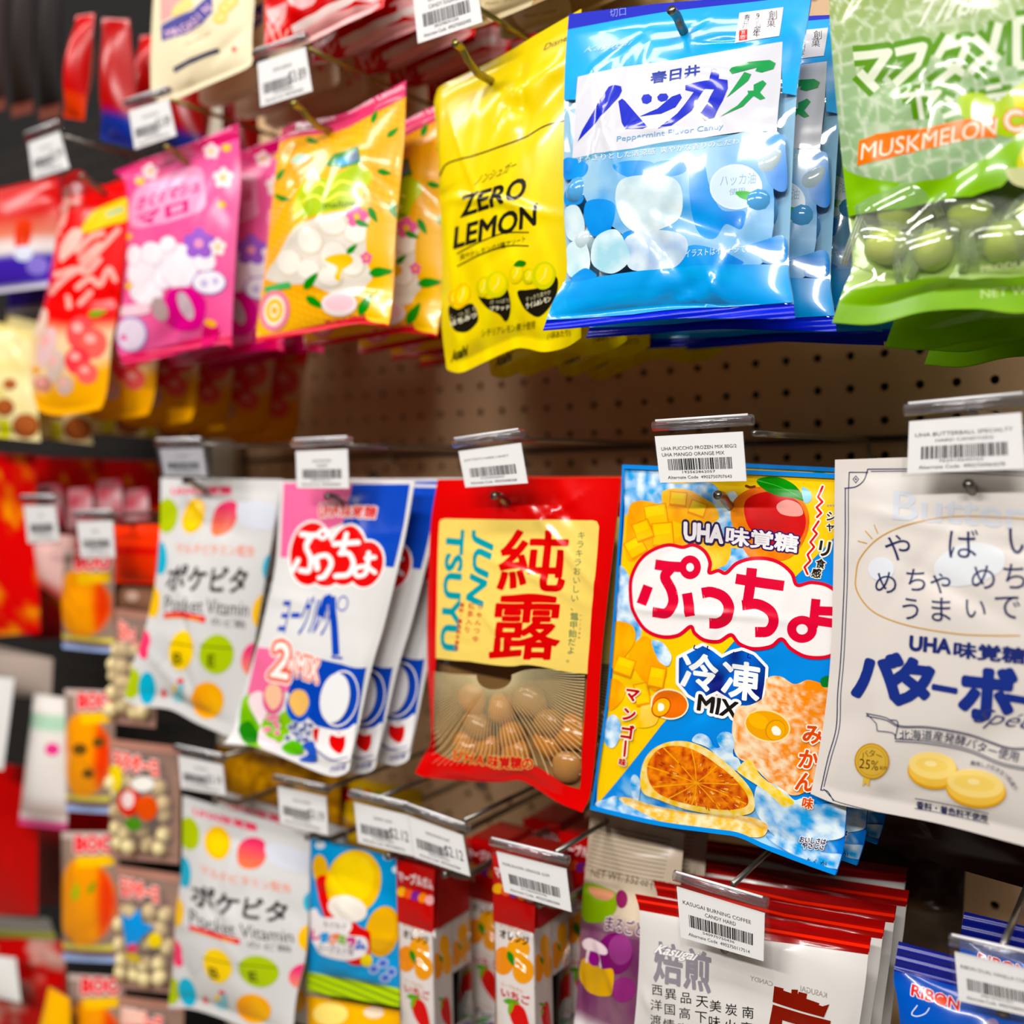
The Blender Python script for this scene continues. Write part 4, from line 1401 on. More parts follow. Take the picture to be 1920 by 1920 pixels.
def bag_melon():
    def net(u, v):
        # pale net lines of a melon rind
        x, y = u * 15 + 0.6 * fbm(u * 6, v * 6, 1), v * 24 + 0.6 * fbm(u * 6, v * 6, 2)
        xi, yi = np.floor(x), np.floor(y)
        d1 = np.full(x.shape, 9.0)
        d2 = np.full(x.shape, 9.0)
        for a in (-1, 0, 1):
            for c in (-1, 0, 1):
                h = np.sin((xi + a) * 127.1 + (yi + c) * 311.7) * 43758.5
                h2 = np.sin((xi + a) * 269.5 + (yi + c) * 183.3) * 43758.5
                d = np.hypot(xi + a + (h - np.floor(h)) - x, yi + c + (h2 - np.floor(h2)) - y)
                d2 = np.where(d < d1, d1, np.minimum(d2, d))
                d1 = np.minimum(d1, d)
        e = np.clip(1.2 - (d2 - d1) * 5.5, 0, 1)
        bg = mixc('#86a05a', '#adb878', fbm(u * 3, v * 3, 4))
        bg = bg * (1 - np.clip(v * 2.0 - 0.35, 0, 0.5))[:, None] + np.array(lin('#9cc0a6')) * np.clip(v * 2.0 - 0.35, 0, 0.5)[:, None]
        t = e[:, None] * 0.62
        return bg * (1 - t) + np.array(lin('#dfe6d2')) * t
    b = Bag('melon', 'candy_bag', 'front green melon candy bag with netted rind print and orange lettering band', 'candy bag',
            ((1556, -130), (2040, -215), (1560, 606), (2052, 560)), (-0.236, -0.230, -0.258, -0.250),
            edges={'left': [(1554, -20), (1560, 100), (1580, 313), (1598, 485), (1582, 540)], 'bottom': [(1640, 609), (1732, 586), (1830, 580), (1920, 588)]},
            base='#80b41a', back_col='#c4d890', group='green melon candy bags', front=0.014, back=0.010, seal=(0.06, 0.05), wr=0.0026, seed=41,
            clear=clear_film((0.96, 1.0, 0.92), 0.05, 0.6, 26, 1.4), matl=film(0.2, 'crease', 20, 0.25, 0.004, coat=0.6), seal_col=('#84b41c', '#82b41c'), crimp=False, n=(80, 110), vpow=(0.8, 0.6))
    b.Z(1440, 0, 2.743)
    b.shape([(290, -420), (1700, -640), (1700, 700), (1500, 720), (1317, 830), (1200, 960), (1050, 1010), (720, 1060), (560, 1085), (385, 1120), (330, 800), (300, 300)], '#8cc01e', cf=lambda u, v: mixc('#9ac81c', '#7cb016', fbm(u * 4, v * 7, 3)))
    b.shape([(290, -420), (1700, -640), (1700, 560), (1400, 600), (1280, 700), (1100, 820), (900, 905), (750, 935), (600, 930), (470, 905), (410, 880), (378, 840), (330, 800), (300, 300)], '#8fa860', cf=net)
    dk = '#5f8f2a'

    def mark(paths, w):
        b.strokes(paths, w, '#dfe6d0', outline=((64, dk),), smooth=False, cap=False)
    mark([[(440, 290), (620, 270), (525, 400)], [(470, 370), (560, 460)]], 44)
    mark([[(655, 270), (800, 240), (770, 330), (650, 430)]], 44)
    mark([[(935, 190), (870, 300)], [(900, 250), (1035, 215), (985, 340), (840, 445)], [(915, 330), (1010, 385)]], 38)
    mark([[(1190, 120), (1150, 270), (1040, 380)], [(1060, 190), (1190, 310)]], 44)
    mark([[(1280, 105), (1280, 340)], [(1280, 110), (1420, 85), (1420, 320), (1280, 340)]], 44)
    mark([[(690, 500), (880, 470), (820, 540)], [(770, 460), (790, 610)]], 26)
    mark([[(910, 500), (950, 520)], [(900, 600), (1010, 560), (1080, 480)]], 26)
    mark([[(1120, 460), (1200, 440)], [(1090, 510), (1260, 475)], [(1190, 500), (1150, 580)]], 26)
    b.text('The', (770, 145), (1060, 70), (800, 10), '#e4ead8', 0.0, shear=0.4)
    b.text('Phil', (900, 120), (1120, 60), (930, -30), '#dfe6cf', 0.0, shear=0.4)
    b.shape([(980, 500), (1090, 480), (1180, 520), (1280, 440), (1400, 420), (1500, 700), (1300, 700), (1180, 690), (1000, 600)], '#b8d432', True, cf=lambda u, v: mixc('#c8dc40', '#6ea820', fbm(u * 9, v * 9, 8)))
    b.shape([(1270, 470), (1400, 440), (1460, 560), (1300, 600)], '#e8e24a', True)
    b.shape([(470, 728), (560, 690), (830, 655), (1180, 598), (1174, 705), (860, 755), (560, 830), (460, 856)], '#ef7f3c')
    b.text('MUSKMELON', (478, 828), (1172, 690), (486, 742), '#f6ead8', 0.012)
    b.char('C', (1285, 610), 150, '#f4e9d6', 0.03, outline=((0.09, '#ef7f3c'),))
    b.text('ANDY', (1345, 640), (1620, 590), (1345, 560), '#f4e9d6', 0.02, outline=((0.07, '#ef7f3c'),))
    b.shape([(1280, 840), (1340, 720), (1460, 700), (1460, 900), (1330, 920)], '#d8d22c', True)
    b.shape([(1222, 880), (1280, 860), (1400, 870), (1400, 960), (1270, 950)], '#c9cc9a', True)
    b.shape([(380, 1500), (560, 1470), (760, 1440), (1050, 1440), (1400, 1395), (1700, 1350), (1700, 1560), (800, 1620), (330, 1660)], '#80b41a', cf=lambda u, v: mixc('#8cba1e', '#70a012', fbm(u * 6, v * 12, 5)))
    b.text('PRODUCT OF JAPAN', (1095, 1412), (1700, 1330), (1095, 1375), '#d8e4b0', 0.015)
    b.text('NET WT. 4.41 oz', (1095, 1536), (1640, 1480), (1095, 1492), '#c8d89a', 0.012)
    b.build()
    ball = solid('#d4e060', 0.1, sss=0.3, trans=0.1, noise=0.15, name='melon_drop')
    wrap = clear_film((0.96, 0.98, 0.92), 0.05, 0.8, 22, 1.6, milky=0.10)
    spots = ((0.16, 0.80, 20), (0.36, 0.84, -10), (0.52, 0.76, 35), (0.22, 0.72, -20), (0.66, 0.83, 5), (0.8, 0.77, -30))
    for k, (u, v, a) in enumerate(spots):
        c = b.candy('melon_drop', u, v, (0.0105, 0.0085, 0.0105), ball, -0.0005, 0.04, k)
        bm = bmesh.new()   # twisted-flat wrapper with two crimped ends
        W, H = 0.020, 0.014
        nn = 14
        grid = [[bm.verts.new((W * (2 * i / nn - 1), -0.0115 * (max(0, 1 - (2 * i / nn - 1) ** 4) * max(0, 1 - (2 * j / 8 - 1) ** 2)) ** 0.5 * sg, H * (2 * j / 8 - 1))) for i in range(nn + 1)] for sg in (1, -1) for j in range(9)]
        for sg in (0, 9):
            for j in range(8):
                for i in range(nn):
                    q = (grid[sg + j][i], grid[sg + j][i + 1], grid[sg + j + 1][i + 1], grid[sg + j + 1][i])
                    bm.faces.new(q if sg == 0 else q[::-1])
        o = bm_obj('wrapper', bm, wrap, c)
        o.rotation_euler = (0, math.radians(a), 0)
        bm = bmesh.new()
        for sx in (-1, 1):
            for t in range(3):
                box_bm(bm, (sx * (W - 0.001 - 0.0014 * t), -0.0012, 0), (0.0006, 0.0016, 2 * H))
        o = bm_obj('crimped_edge', bm, solid('#dfe8c8', 0.2, name='crimped_film'), c)
        o.rotation_euler = (0, math.radians(a), 0)
    b.copies([(0.022, 0.032, -0.012, 1.0), (0.030, 0.066, -0.010, -1.0), (0.026, 0.100, -0.016, 0.6)],
             ['second green melon candy bag, its wavy lower edge just under the front one', 'third green melon candy bag, darker and lower behind the first two', 'rearmost green melon candy bag, in deep shadow by the pegboard'])


def bag_lemon():
    def base(u, v):
        x, y = u * 10, v * 16
        k = np.abs(((x + np.sin(y * 0.9) * 0.5) % 2) - 1)
        m = np.clip((v - 0.30) * 6, 0, 1) * np.clip((k - 0.55) * 4, 0, 1)
        return mixc(mixc('#f4dc06', '#ecd200', fbm(u * 3, v * 4, 3)), '#f8ea58', m * 0.55)
    b = Bag('lemon', 'candy_bag', 'bright yellow lemon candy bag with bold black capitals', 'candy bag',
            ((818, 176), (1090, 17), (838, 692), (1090, 634)), (-0.206, -0.224, -0.214, -0.228),
            edges={'top': [(822, 166), (833, 158), (867, 141), (940, 105), (1010, 63)], 'left': [(815, 200), (822, 300), (828, 480), (828, 600)], 'bottom': [(848, 697), (868, 698), (905, 681), (960, 656), (985, 653), (1020, 660), (1060, 652)]},
            base=base, back_col='#e8cf10', group='yellow lemon candy bags', front=0.012, back=0.009, seal=(0.05, 0.04), wr=0.0024, seed=52, matl=film(0.22, 'crease', 12, 0.26, 0.005, coat=0.3), crimp=False, n=(36, 64))
    k = '#1d1a10'
    b.Z(780, 0, 4)
    b.stroke([(180, 1320), (195, 1285), (220, 1240), (280, 1208), (400, 1178), (600, 1110), (800, 1030), (960, 945), (1105, 908), (1230, 880)], 11, k)
    b.text('ノンシュガー', (440, 1395), (738, 1270), (470, 1315), k, 0.01)
    b.text('ZERO', (330, 1638), (816, 1482), (352, 1472), k, 0.032)
    b.text('LEMON', (274, 1872), (900, 1690), (290, 1700), k, 0.030)
    b.stroke([(305, 1902), (840, 1742)], 9, k, smooth=False)
    b.text('Disney', (955, 395), (1175, 300), (965, 335), '#3a3208', 0.0, shear=0.2)
    b.Z(440, 280, 3)
    b.stroke([(1250, 657), (1650, 543)], 7, k, smooth=False)
    b.text('爽やかレモンの3種アソート', (1265, 625), (1632, 518), (1265, 590), k, 0.012)
    for P, tx, (tb, te, tt) in (([(1208, 930), (1215, 880), (1260, 900), (1325, 865), (1358, 910), (1368, 965), (1330, 1015), (1285, 1030), (1240, 1012)], ('しっとり', 'はちみつ'), ((1225, 1000), (1360, 945), (1222, 968))),
                                ([(1368, 828), (1430, 840), (1480, 830), (1530, 780), (1552, 860), (1545, 940), (1522, 968), (1490, 930), (1420, 890)], ('さっぱり', 'ブラッド'), ((1440, 912), (1548, 900), (1440, 885))),
                                ([(1592, 800), (1650, 790), (1720, 775), (1808, 716), (1815, 800), (1770, 890), (1710, 942), (1650, 915), (1615, 870)], ('すっきり爽やか', 'ライム&レモン'), ((1640, 900), (1780, 855), (1638, 868)))):
        b.shape(P, '#1b170c', True)
        b.text(tx[1], tb, te, tt, '#f4ecd0', 0.03)
        b.text(tx[0], (tb[0], tb[1] - 40), (te[0], te[1] - 40), (tt[0], tt[1] - 36), '#cfc7a0', 0.0)
    for cx, cy, rx, ry, c in ((1240, 835, 34, 44, '#e8b61a'), (1278, 822, 42, 72, '#f0c21e'), (1400, 775, 44, 60, '#d8c81e'), (1475, 760, 66, 76, '#d9d433'), (1585, 700, 40, 56, '#e6cf20'), (1655, 715, 36, 44, '#c6c526'), (1740, 710, 66, 80, '#d2d22e')):
        b.ell(cx, cy, rx, ry, c, 12)
        b.ell(cx + 4, cy - 6, rx * 0.72, ry * 0.75, '#f2e050', 12)
        b.stroke([(cx - rx * 0.3, cy + ry * 0.4), (cx + rx * 0.1, cy), (cx + rx * 0.2, cy - ry * 0.5)], (3, 6), '#fbf3a0')
    b.shape([(1572, 655), (1600, 625), (1640, 635), (1620, 660)], '#2f7a1c', True)
    b.text('シチリアレモン果汁使用', (1390, 1058), (1690, 1008), (1392, 1012), '#5a5210', 0.0)
    b.text('Asahi', (1216, 1200), (1315, 1155), (1222, 1140), '#3a3408', 0.03, shear=0.2)
    b.text('(1袋あたり)', (1760, 1075), (1890, 1055), (1760, 1030), '#5a5210', 0.0)
    b.build()
    b.copies([(0.012, 0.030, -0.002, -1.5), (0.022, 0.060, 0.000, 1.0), (0.034, 0.092, 0.002, -1.0), (0.046, 0.126, 0.000, 0.8)],
             ['second yellow lemon candy bag, its lower edge showing right of the front one', 'third yellow lemon candy bag, below the blue mint bags', 'fourth yellow lemon candy bag, an amber strip above the pegboard', 'rearmost yellow lemon candy bag, dim amber against the pegboard'])


def bag_yog():
    b = Bag('yog', 'candy_bag', 'front pink, blue and white yogurt chew bag with red ovals and berries', 'candy bag',
            ((528, 901), (778, 903), (420, 1394), (655, 1444)), (-0.220, -0.222, -0.272, -0.262),
            edges={'left': [(523, 980), (517, 1060), (500, 1140), (483, 1210), (447, 1330), (438, 1370)], 'right': [(757, 1020), (723, 1163), (697, 1253), (673, 1363)], 'bottom': [(443, 1396), (473, 1399), (507, 1410), (548, 1427), (594, 1447), (625, 1456), (645, 1452)]},
            base='#dfdedd', back_col='#e2e0de', group='yogurt chew bags', front=0.010, back=0.006, seal=(0.05, 0.04), wr=0.0015, seed=62, matl=film(0.28, 'crease', 10, 0.14, 0.004), crimp=False, n=(36, 60))
    b.Z(230, 780, 3)
    b.shape([(905, 376), (1292, 384), (1270, 470), (1240, 600), (1150, 640), (1050, 640), (960, 700), (930, 795), (886, 795), (895, 600)], '#e7719c')
    b.shape([(1292, 384), (1616, 384), (1580, 620), (1525, 852), (1470, 845), (1360, 700), (1240, 610), (1250, 540)], '#0f46b2')
    b.text('UHA', (1100, 572), (1218, 560), (1106, 496), '#d42418', 0.04, outline=((0.13, '#fbeee8'),))
    b.text('味覚糖', (1222, 572), (1424, 578), (1232, 500), '#d42418', 0.03, outline=((0.11, '#fbeee8'),))
    rd = '#d5191c'
    ov = ((1055, 775, 112, 178, 8), (1145, 830, 100, 130, 0), (1262, 785, 104, 170, 12), (1370, 835, 94, 130, 14))
    for (cx, cy, rx, ry, a) in ov:
        b.ell(cx, cy, rx + 12, ry + 14, '#fdf6f4', a)
    for (cx, cy, rx, ry, a) in ov:
        b.ell(cx, cy, rx, ry, rd, a)
    wh = '#fbf8f6'
    b.strokes([[(1010, 665), (1060, 672), (1100, 668)], [(1055, 690), (1035, 740), (1062, 800), (1050, 870), (1000, 868)], [(985, 810), (955, 870)], [(1090, 800), (1100, 860)]], 30, wh)
    b.ell(1125, 665, 30, 34, wh, hole=0.4)
    b.strokes([[(1105, 790), (1150, 785), (1175, 830), (1140, 900), (1110, 912)]], 28, wh)
    b.strokes([[(1190, 720), (1330, 712)], [(1262, 665), (1235, 770)], [(1225, 772), (1275, 775), (1300, 830), (1270, 890), (1200, 900)]], 30, wh)
    b.strokes([[(1385, 770), (1370, 880), (1320, 900), (1310, 860), (1370, 848), (1420, 880)], [(1372, 800), (1418, 795)]], 26, wh)
    bl = '#1742ac'
    b.text('ヨーグルッ', (866, 1232), (1146, 1240), (918, 1006), bl, 0.015)
    b.strokes([[(1115, 1130), (1150, 1030), (1180, 1018)], [(1180, 1015), (1190, 1150), (1200, 1345)]], 40, bl, cap=False, smooth=False)
    b.stroke([(1180, 1356), (1232, 1362)], 14, bl, smooth=False)
    b.ell(1240, 1055, 30, 44, bl, 10, hole=0.82)
    b.Z(420, 1200, 4.364)
    b.shape([(765, 150), (960, 195), (1172, 226), (1120, 500), (1088, 690), (960, 740), (760, 700), (600, 560), (516, 420), (520, 330), (560, 270)], '#0e43ab')
    b.shape([(280, 58), (420, 78), (560, 260), (520, 420), (330, 480), (190, 460)], '#e8739c')
    b.shape([(150, 500), (240, 440), (330, 480), (320, 560), (420, 620), (560, 560), (500, 800), (300, 880), (140, 800)], '#8ec622', True, cf=lambda u, v: mixc('#a5d22c', '#4d9a16', fbm(u * 14, v * 18, 3)))
    b.shape([(120, 720), (200, 660), (270, 740), (290, 830), (170, 830)], '#2f7a1a', True)
    b.shape([(200, 500), (300, 420), (360, 560), (300, 700), (290, 860), (470, 880), (420, 820), (330, 760)], '#f4dfe4', True)
    for cx, cy, rx, ry, c in ((405, 470, 88, 140, '#d85a8c'), (612, 535, 104, 140, '#1553bd')):
        b.ell(cx, cy, rx, ry, c, 4)
    for cx, cy, rx, ry, c in ((405, 462, 72, 108, '#f2c4a4'), (612, 512, 84, 112, '#efc079')):
        b.shape([(cx - rx, cy - 10), (cx - rx * 0.5, cy - ry * 0.9), (cx + rx * 0.6, cy - ry * 0.8), (cx + rx, cy), (cx + rx * 0.5, cy + ry * 0.8), (cx - rx * 0.3, cy + ry * 0.95)], c, True)
    b.text('2', (372, 300), (520, 330), (420, 5), '#fff6f0', 0.02, outline=((0.13, '#fdeee6'), (0.09, '#e0543a')))
    b.char('種', (565, 205), 100, '#fff6f0', 0.02, outline=((0.12, '#e0543a'),), ang=8)
    b.text('MIX', (585, 285), (770, 345), (600, 110), '#fff6f0', 0.03, outline=((0.16, '#fdeee6'), (0.11, '#e0543a')))
    r = random.Random(3)
    for k in range(26):
        x, y = 620 + r.uniform(-110, 115), 745 + r.uniform(-65, 75)
        b.ell(x, y, 24, 22, '#f0f2fa')
        b.ell(x + 2, y + 2, 20, 18, '#22357f')
        b.ell(x - 4, y - 4, 6, 5, '#9fb0dd')
    for k in range(14):
        x, y = 392 + r.uniform(-62, 62), 690 + r.uniform(-65, 70)
        b.ell(x, y, 24, 22, '#fbe2e8')
        b.ell(x, y, 19, 17, '#d84a70')
    b.shape([(480, 880), (560, 820), (650, 860), (640, 930), (540, 930)], '#66b51c', True)
    b.shape([(650, 860), (740, 830), (770, 960), (740, 1000), (620, 980), (700, 930)], '#2c53b4', True)
    # plain pale oval with scarf-like outline in the blue field
    b.ell(915, 475, 120, 205, '#f0eff0', 10)
    b.ell(960, 480, 150, 235, '#f0eff0', 12, hole=0.93)
    b.shape([(720, 730), (800, 720), (1090, 690), (1070, 860), (1040, 980), (760, 880)], '#f0eeee')
    b.shape([(880, 780), (985, 765), (1000, 860), (960, 930), (880, 870)], '#d3181a', True)
    b.shape([(735, 725), (790, 720), (770, 850), (740, 800)], '#c7201c')
    b.stroke([(860, 740), (960, 780), (1080, 700)], 26, '#f4f3f3')
    b.stroke([(780, 910), (880, 980), (1020, 960)], 8, '#3a4aa4')
    b.text('内容量', (870, 1082), (1000, 1050), (880, 1035), '#4a4a90', 0.0)
    b.Z(0, 0, 1)
    b.build()
    b.copies([(0.010, 0.020, -0.002, 0.8), (0.020, 0.041, 0.001, -0.6)],
             ['second yogurt chew bag, its right edge showing behind the front one', 'third yogurt chew bag, beside the red and cream candy bag'])


def poke_art(b):
    Zp = lambda: b.Z(230, 780, 3)
    Zp()
    gn, yl, pk, tq = '#b4c40c', '#f6c40a', '#e0507a', '#12aecb'
    b.ell(248, 560, 58, 98, gn, 5)
    b.ell(398, 562, 66, 100, '#f8c414', 18)
    b.ell(398, 562, 50, 78, '#fbd34a', 18)
    b.shape([(500, 640), (520, 530), (580, 480), (640, 490), (645, 570), (600, 650), (530, 675)], '#e04a60', True, cf=lambda u, v: mixc('#dd3f66', '#f2905a', np.clip((v - 0.12) * 7, 0, 1)))
    b.ell(216, 800, 36, 92, tq)
    b.ell(168, 1030, 42, 104, yl)
    b.ell(120, 1285, 38, 84, '#ee4a72')
    b.ell(848, 850, 60, 92, tq, 12)
    b.ell(795, 1100, 66, 104, yl, 10)
    b.ell(740, 1370, 72, 96, '#e8607a', 10, cf=lambda u, v: mixc('#e8457a', '#f6a878', np.clip((v - 0.66) * 8, 0, 1)))
    b.ell(45, 1500, 56, 90, gn)
    b.ell(138, 1530, 48, 92, tq)
    b.ell(480, 1600, 90, 104, '#f5c21c', 0, cf=lambda u, v: mixc('#f6c41a', '#f09a10', fbm(u * 12, v * 12, 2)))
    b.ell(332, 1318, 72, 112, '#f7d300', 8)
    b.ell(530, 1340, 96, 112, '#b2c70a', 6)
    for cx, cy, w_, t in ((332, 1290, 66, 'B'), (530, 1300, 88, 'E')):
        b.stroke([(cx - w_, cy - 10), (cx + w_, cy + 8)], 6, '#4a4a10', smooth=False)
        b.char(t, (cx - 6, cy + 72), 96, '#3f4410', 0.02)
    b.ell(200, 1310, 52, 96, '#d2d2d2', 12)
    b.text('UHA味覚糖', (272, 446), (612, 444), (274, 396), '#e8385e', 0.03)
    b.text('マルチビタミン配合', (298, 775), (742, 790), (302, 712), '#f48a66', 0.012)
    b.text('ポケビタ', (240, 980), (690, 1000), (262, 830), '#161616', 0.028, shear=0.05)
    b.text('Pocket Vitamin', (235, 1095), (706, 1130), (240, 1010), '#3a3a3a', 0.006)
    b.shape([(230, 1108), (468, 1128), (462, 1164), (228, 1140)], '#e3203c')
    b.text('ビタミンC 配合', (250, 1138), (440, 1152), (251, 1120), '#f7c84a', 0.02)
    b.text('のど飴', (496, 1178), (690, 1196), (500, 1130), '#4a4a4a', 0.006)
    b.shape([(650, 500), (760, 480), (890, 520), (880, 630), (760, 640), (660, 600)], '#d9dce6', True)
    b.shape([(285, 1590), (300, 1540), (330, 1500), (352, 1510), (350, 1560), (345, 1600), (310, 1610)], '#8fc0c8', True)
    b.ell(330, 1490, 18, 14, '#e0302a')
    b.ell(300, 1530, 16, 20, '#f2c81c')
    b.ell(232, 1560, 12, 26, '#e0302a')


def bag_poke():
    kw = dict(base='#d8d7d6', back_col='#dddddd', front=0.014, back=0.010, seal=(0.05, 0.05), wr=0.002, matl=film(0.3, 'crease', 9, 0.14, 0.005), n=(34, 52), group=None)
    a = Bag('poke', 'candy_bag', 'upper of two white throat drop bags printed with coloured dots', 'candy bag',
            ((302, 896), (530, 899), (232, 1312), (446, 1388)), (-0.220, -0.206, -0.258, -0.236),
            edges={'left': [(300, 993), (293, 1080), (277, 1163), (250, 1247)], 'bottom': [(260, 1324), (319, 1330), (372, 1357)]}, seed=71, crimp=False, **kw)
    poke_art(a)
    a.build()
    c = Bag('poke2', 'candy_bag', 'lower of two white throat drop bags printed with coloured dots', 'candy bag',
            ((343, 1492), (583, 1563), (316, 1890), (548, 1952)), (-0.220, -0.222, -0.244, -0.248),
            edges={'left': [(341, 1630), (330, 1712), (327, 1793)], 'right': [(580, 1690), (574, 1790), (556, 1870)], 'bottom': [(360, 1892), (408, 1906), (470, 1930)]}, seed=72, crimp=False, mapper=a, **kw)
    poke_art(c)
    c.build()
    c.copies([(0.012, 0.03, -0.002, 1)], ['second white dotted throat drop bag of the bottom row, behind its front one'])
    a.copies([(0.010, 0.032, -0.003, -1)], ['second white dotted throat drop bag of the middle row, behind its front one'])


bag_hakka()
bag_melon()
bag_lemon()
bag_yog()
bag_poke()


# ------------------------------------------------------------------ upper row, left half (increasingly out of focus)
def leaf(b, x, y, r, a, c='#2f8a24'):
    t = math.radians(a)
    q = lambda u, v: (x + u * math.cos(t) - v * math.sin(t), y + u * math.sin(t) + v * math.cos(t))
    b.shape([q(-r, 0), q(-r * 0.3, -r * 0.42), q(r, 0), q(-r * 0.2, r * 0.38)], c, True)


def flower(b, x, y, r, c, m='#f2c42a'):
    for k in range(5):
        t = 2 * math.pi * k / 5 - 0.3
        b.ell(x + math.cos(t) * r * 0.6, y + math.sin(t) * r * 0.6, r * 0.42, r * 0.42, c)
    b.ell(x, y, r * 0.28, r * 0.28, m)


def bag_yellow():
    dots = lambda u, v: mixc(mixc('#f4a608', '#f2b80a', fbm(u * 3, v * 4, 5)), '#fbe48a', np.clip(1.7 - 7 * np.hypot((u * 22) % 1 - 0.5, (v * 34 + 0.5 * (np.floor(u * 22) % 2)) % 1 - 0.5), 0, 0.4))
    b = Bag('yellow', 'marshmallow_bag', 'front yellow lemon marshmallow bag with pink top strip and green leaves', 'candy bag',
            ((530, 243), (762, 151), (481, 643), (730, 613)), (-0.220, -0.216, -0.250, -0.240),
            edges={'top': [(560, 228), (640, 215), (700, 184)], 'left': [(520, 300), (508, 400), (497, 500), (484, 600)], 'right': [(758, 267), (744, 420), (738, 547)], 'bottom': [(540, 632), (610, 618), (673, 607)]},
            base=dots, back_col='#e0a010', group='yellow lemon marshmallow bags', front=0.016, back=0.010, seal=(0.065, 0.03), wr=0.0022, seed=81, matl=film(0.22, 'crease', 10, 0.18, 0.005, coat=0.3), seal_col=('#d84470', '#d8303a'), n=(44, 66))
    b.Z(480, 0, 3)
    b.shape([(140, 780), (500, 690), (848, 455), (850, 540), (520, 720), (140, 805)], '#d9446c')
    b.text('Marshmallow', (230, 735), (450, 672), (226, 690), '#f4c4d0', 0.03)
    b.text('Lemon Lemon', (520, 640), (836, 500), (505, 610), '#f4c4d0', 0.03)
    for x, y, a in ((320, 795, 20), (668, 655, -70), (770, 745, -40), (720, 968, 10), (770, 1180, -50), (140, 980, -60), (160, 1120, 10)):
        leaf(b, x, y, 42, a)
    b.shape([(195, 915), (240, 870), (310, 880), (270, 920)], '#bfe0c8', True)
    b.shape([(540, 770), (600, 780), (650, 900), (660, 980), (620, 1060), (560, 1170), (300, 1220), (200, 1190), (240, 1050), (330, 960), (400, 850)], '#f0b818', True)
    b.shape([(210, 1180), (240, 1060), (330, 1000), (420, 1000), (560, 930), (640, 960), (652, 1010), (610, 1070), (560, 1160), (420, 1190), (240, 1225)], '#c9d51c', True, cf=lambda u, v: mixc('#d8de1e', '#9cc02a', fbm(u * 12, v * 14, 2)))
    b.shape([(385, 930), (440, 860), (585, 825), (605, 920), (480, 950)], '#3f8a3a')
    b.shape([(440, 900), (560, 860), (570, 915), (470, 935)], '#2fa0d0')
    b.shape([(520, 880), (580, 840), (590, 900), (530, 920)], '#7a8aa0')
    b.strokes([[(300, 1060), (360, 1030), (420, 1060), (480, 1020), (560, 1040)], [(260, 1130), (330, 1100), (390, 1130), (470, 1090), (540, 1100)]], 16, '#eef07a')
    b.stroke([(290, 1000), (320, 960), (350, 1010)], 16, '#f4e8da')
    b.text('mallow', (380, 1178), (570, 1160), (384, 1138), '#56761a', 0.02)
    b.Z(440, 280, 3)
    b.shape([(180, 700), (250, 600), (370, 430), (540, 360), (700, 360), (790, 420), (790, 560), (740, 780), (600, 830), (430, 760), (330, 760), (200, 740)], '#eee4d4', True, cf=lambda u, v: mixc('#f2eadc', '#d8cfc4', fbm(u * 8, v * 8, 7)))
    for x, y, rx, ry in ((310, 640, 72, 76), (430, 520, 70, 76), (560, 430, 80, 60), (690, 470, 70, 66), (420, 680, 66, 60), (560, 600, 80, 80), (660, 650, 70, 66), (540, 720, 70, 60)):
        b.ell(x, y, rx, ry, '#dccfbc')
        b.ell(x - 5, y - 6, rx * 0.9, ry * 0.9, '#f6efe4')
    b.shape([(500, 620), (560, 590), (640, 590), (660, 630), (600, 680), (590, 740), (560, 720), (570, 660)], '#f2c81c', True)
    b.shape([(750, 420), (830, 350), (900, 360), (910, 480), (890, 600), (880, 680), (760, 680), (740, 560)], '#f4bd10', True)
    b.shape([(720, 820), (750, 740), (880, 720), (880, 960), (840, 980), (740, 950)], '#f6c40f', True)
    flower(b, 690, 380, 62, '#e86aa0')
    flower(b, 740, 610, 34, '#e86aa0')
    for x, y, r, a in ((780, 370, 50, 60), (720, 420, 44, 20), (890, 345, 50, 60), (820, 690, 70, -5), (430, 740, 60, -50), (450, 860, 60, 30), (735, 870, 72, -65), (660, 560, 40, -40)):
        leaf(b, x, y, r, a, '#2c8c22')
    b.shape([(165, 780), (310, 745), (320, 780), (180, 810)], '#59b06a')
    for rx, ry, c in ((86, 116, '#e98a9c'), (60, 88, '#f6ead8'), (48, 66, '#f4c42c'), (26, 40, '#f8eecb'), (16, 22, '#f0b414')):
        b.ell(226, 908, rx, ry, c, 6)
    b.ell(590, 870, 100, 70, '#f4e6e4')
    b.ell(590, 862, 80, 50, '#f8cfd8')
    b.text('マシュマロ', (505, 985), (740, 950), (500, 960), '#d8404a', 0.04)
    b.build()
    b.copies([(0.020, 0.034, -0.004, 1.0), (0.042, 0.068, -0.006, -1.0), (0.050, 0.104, -0.010, 0.5), (0.050, 0.140, -0.012, 0)],
             ['second yellow lemon marshmallow bag, its leafy right side showing beside the front one', 'third yellow lemon marshmallow bag, touching the bright yellow lemon bag', 'fourth yellow lemon marshmallow bag, only its lower edge in view', 'rearmost yellow lemon marshmallow bag, in shadow by the pegboard'])


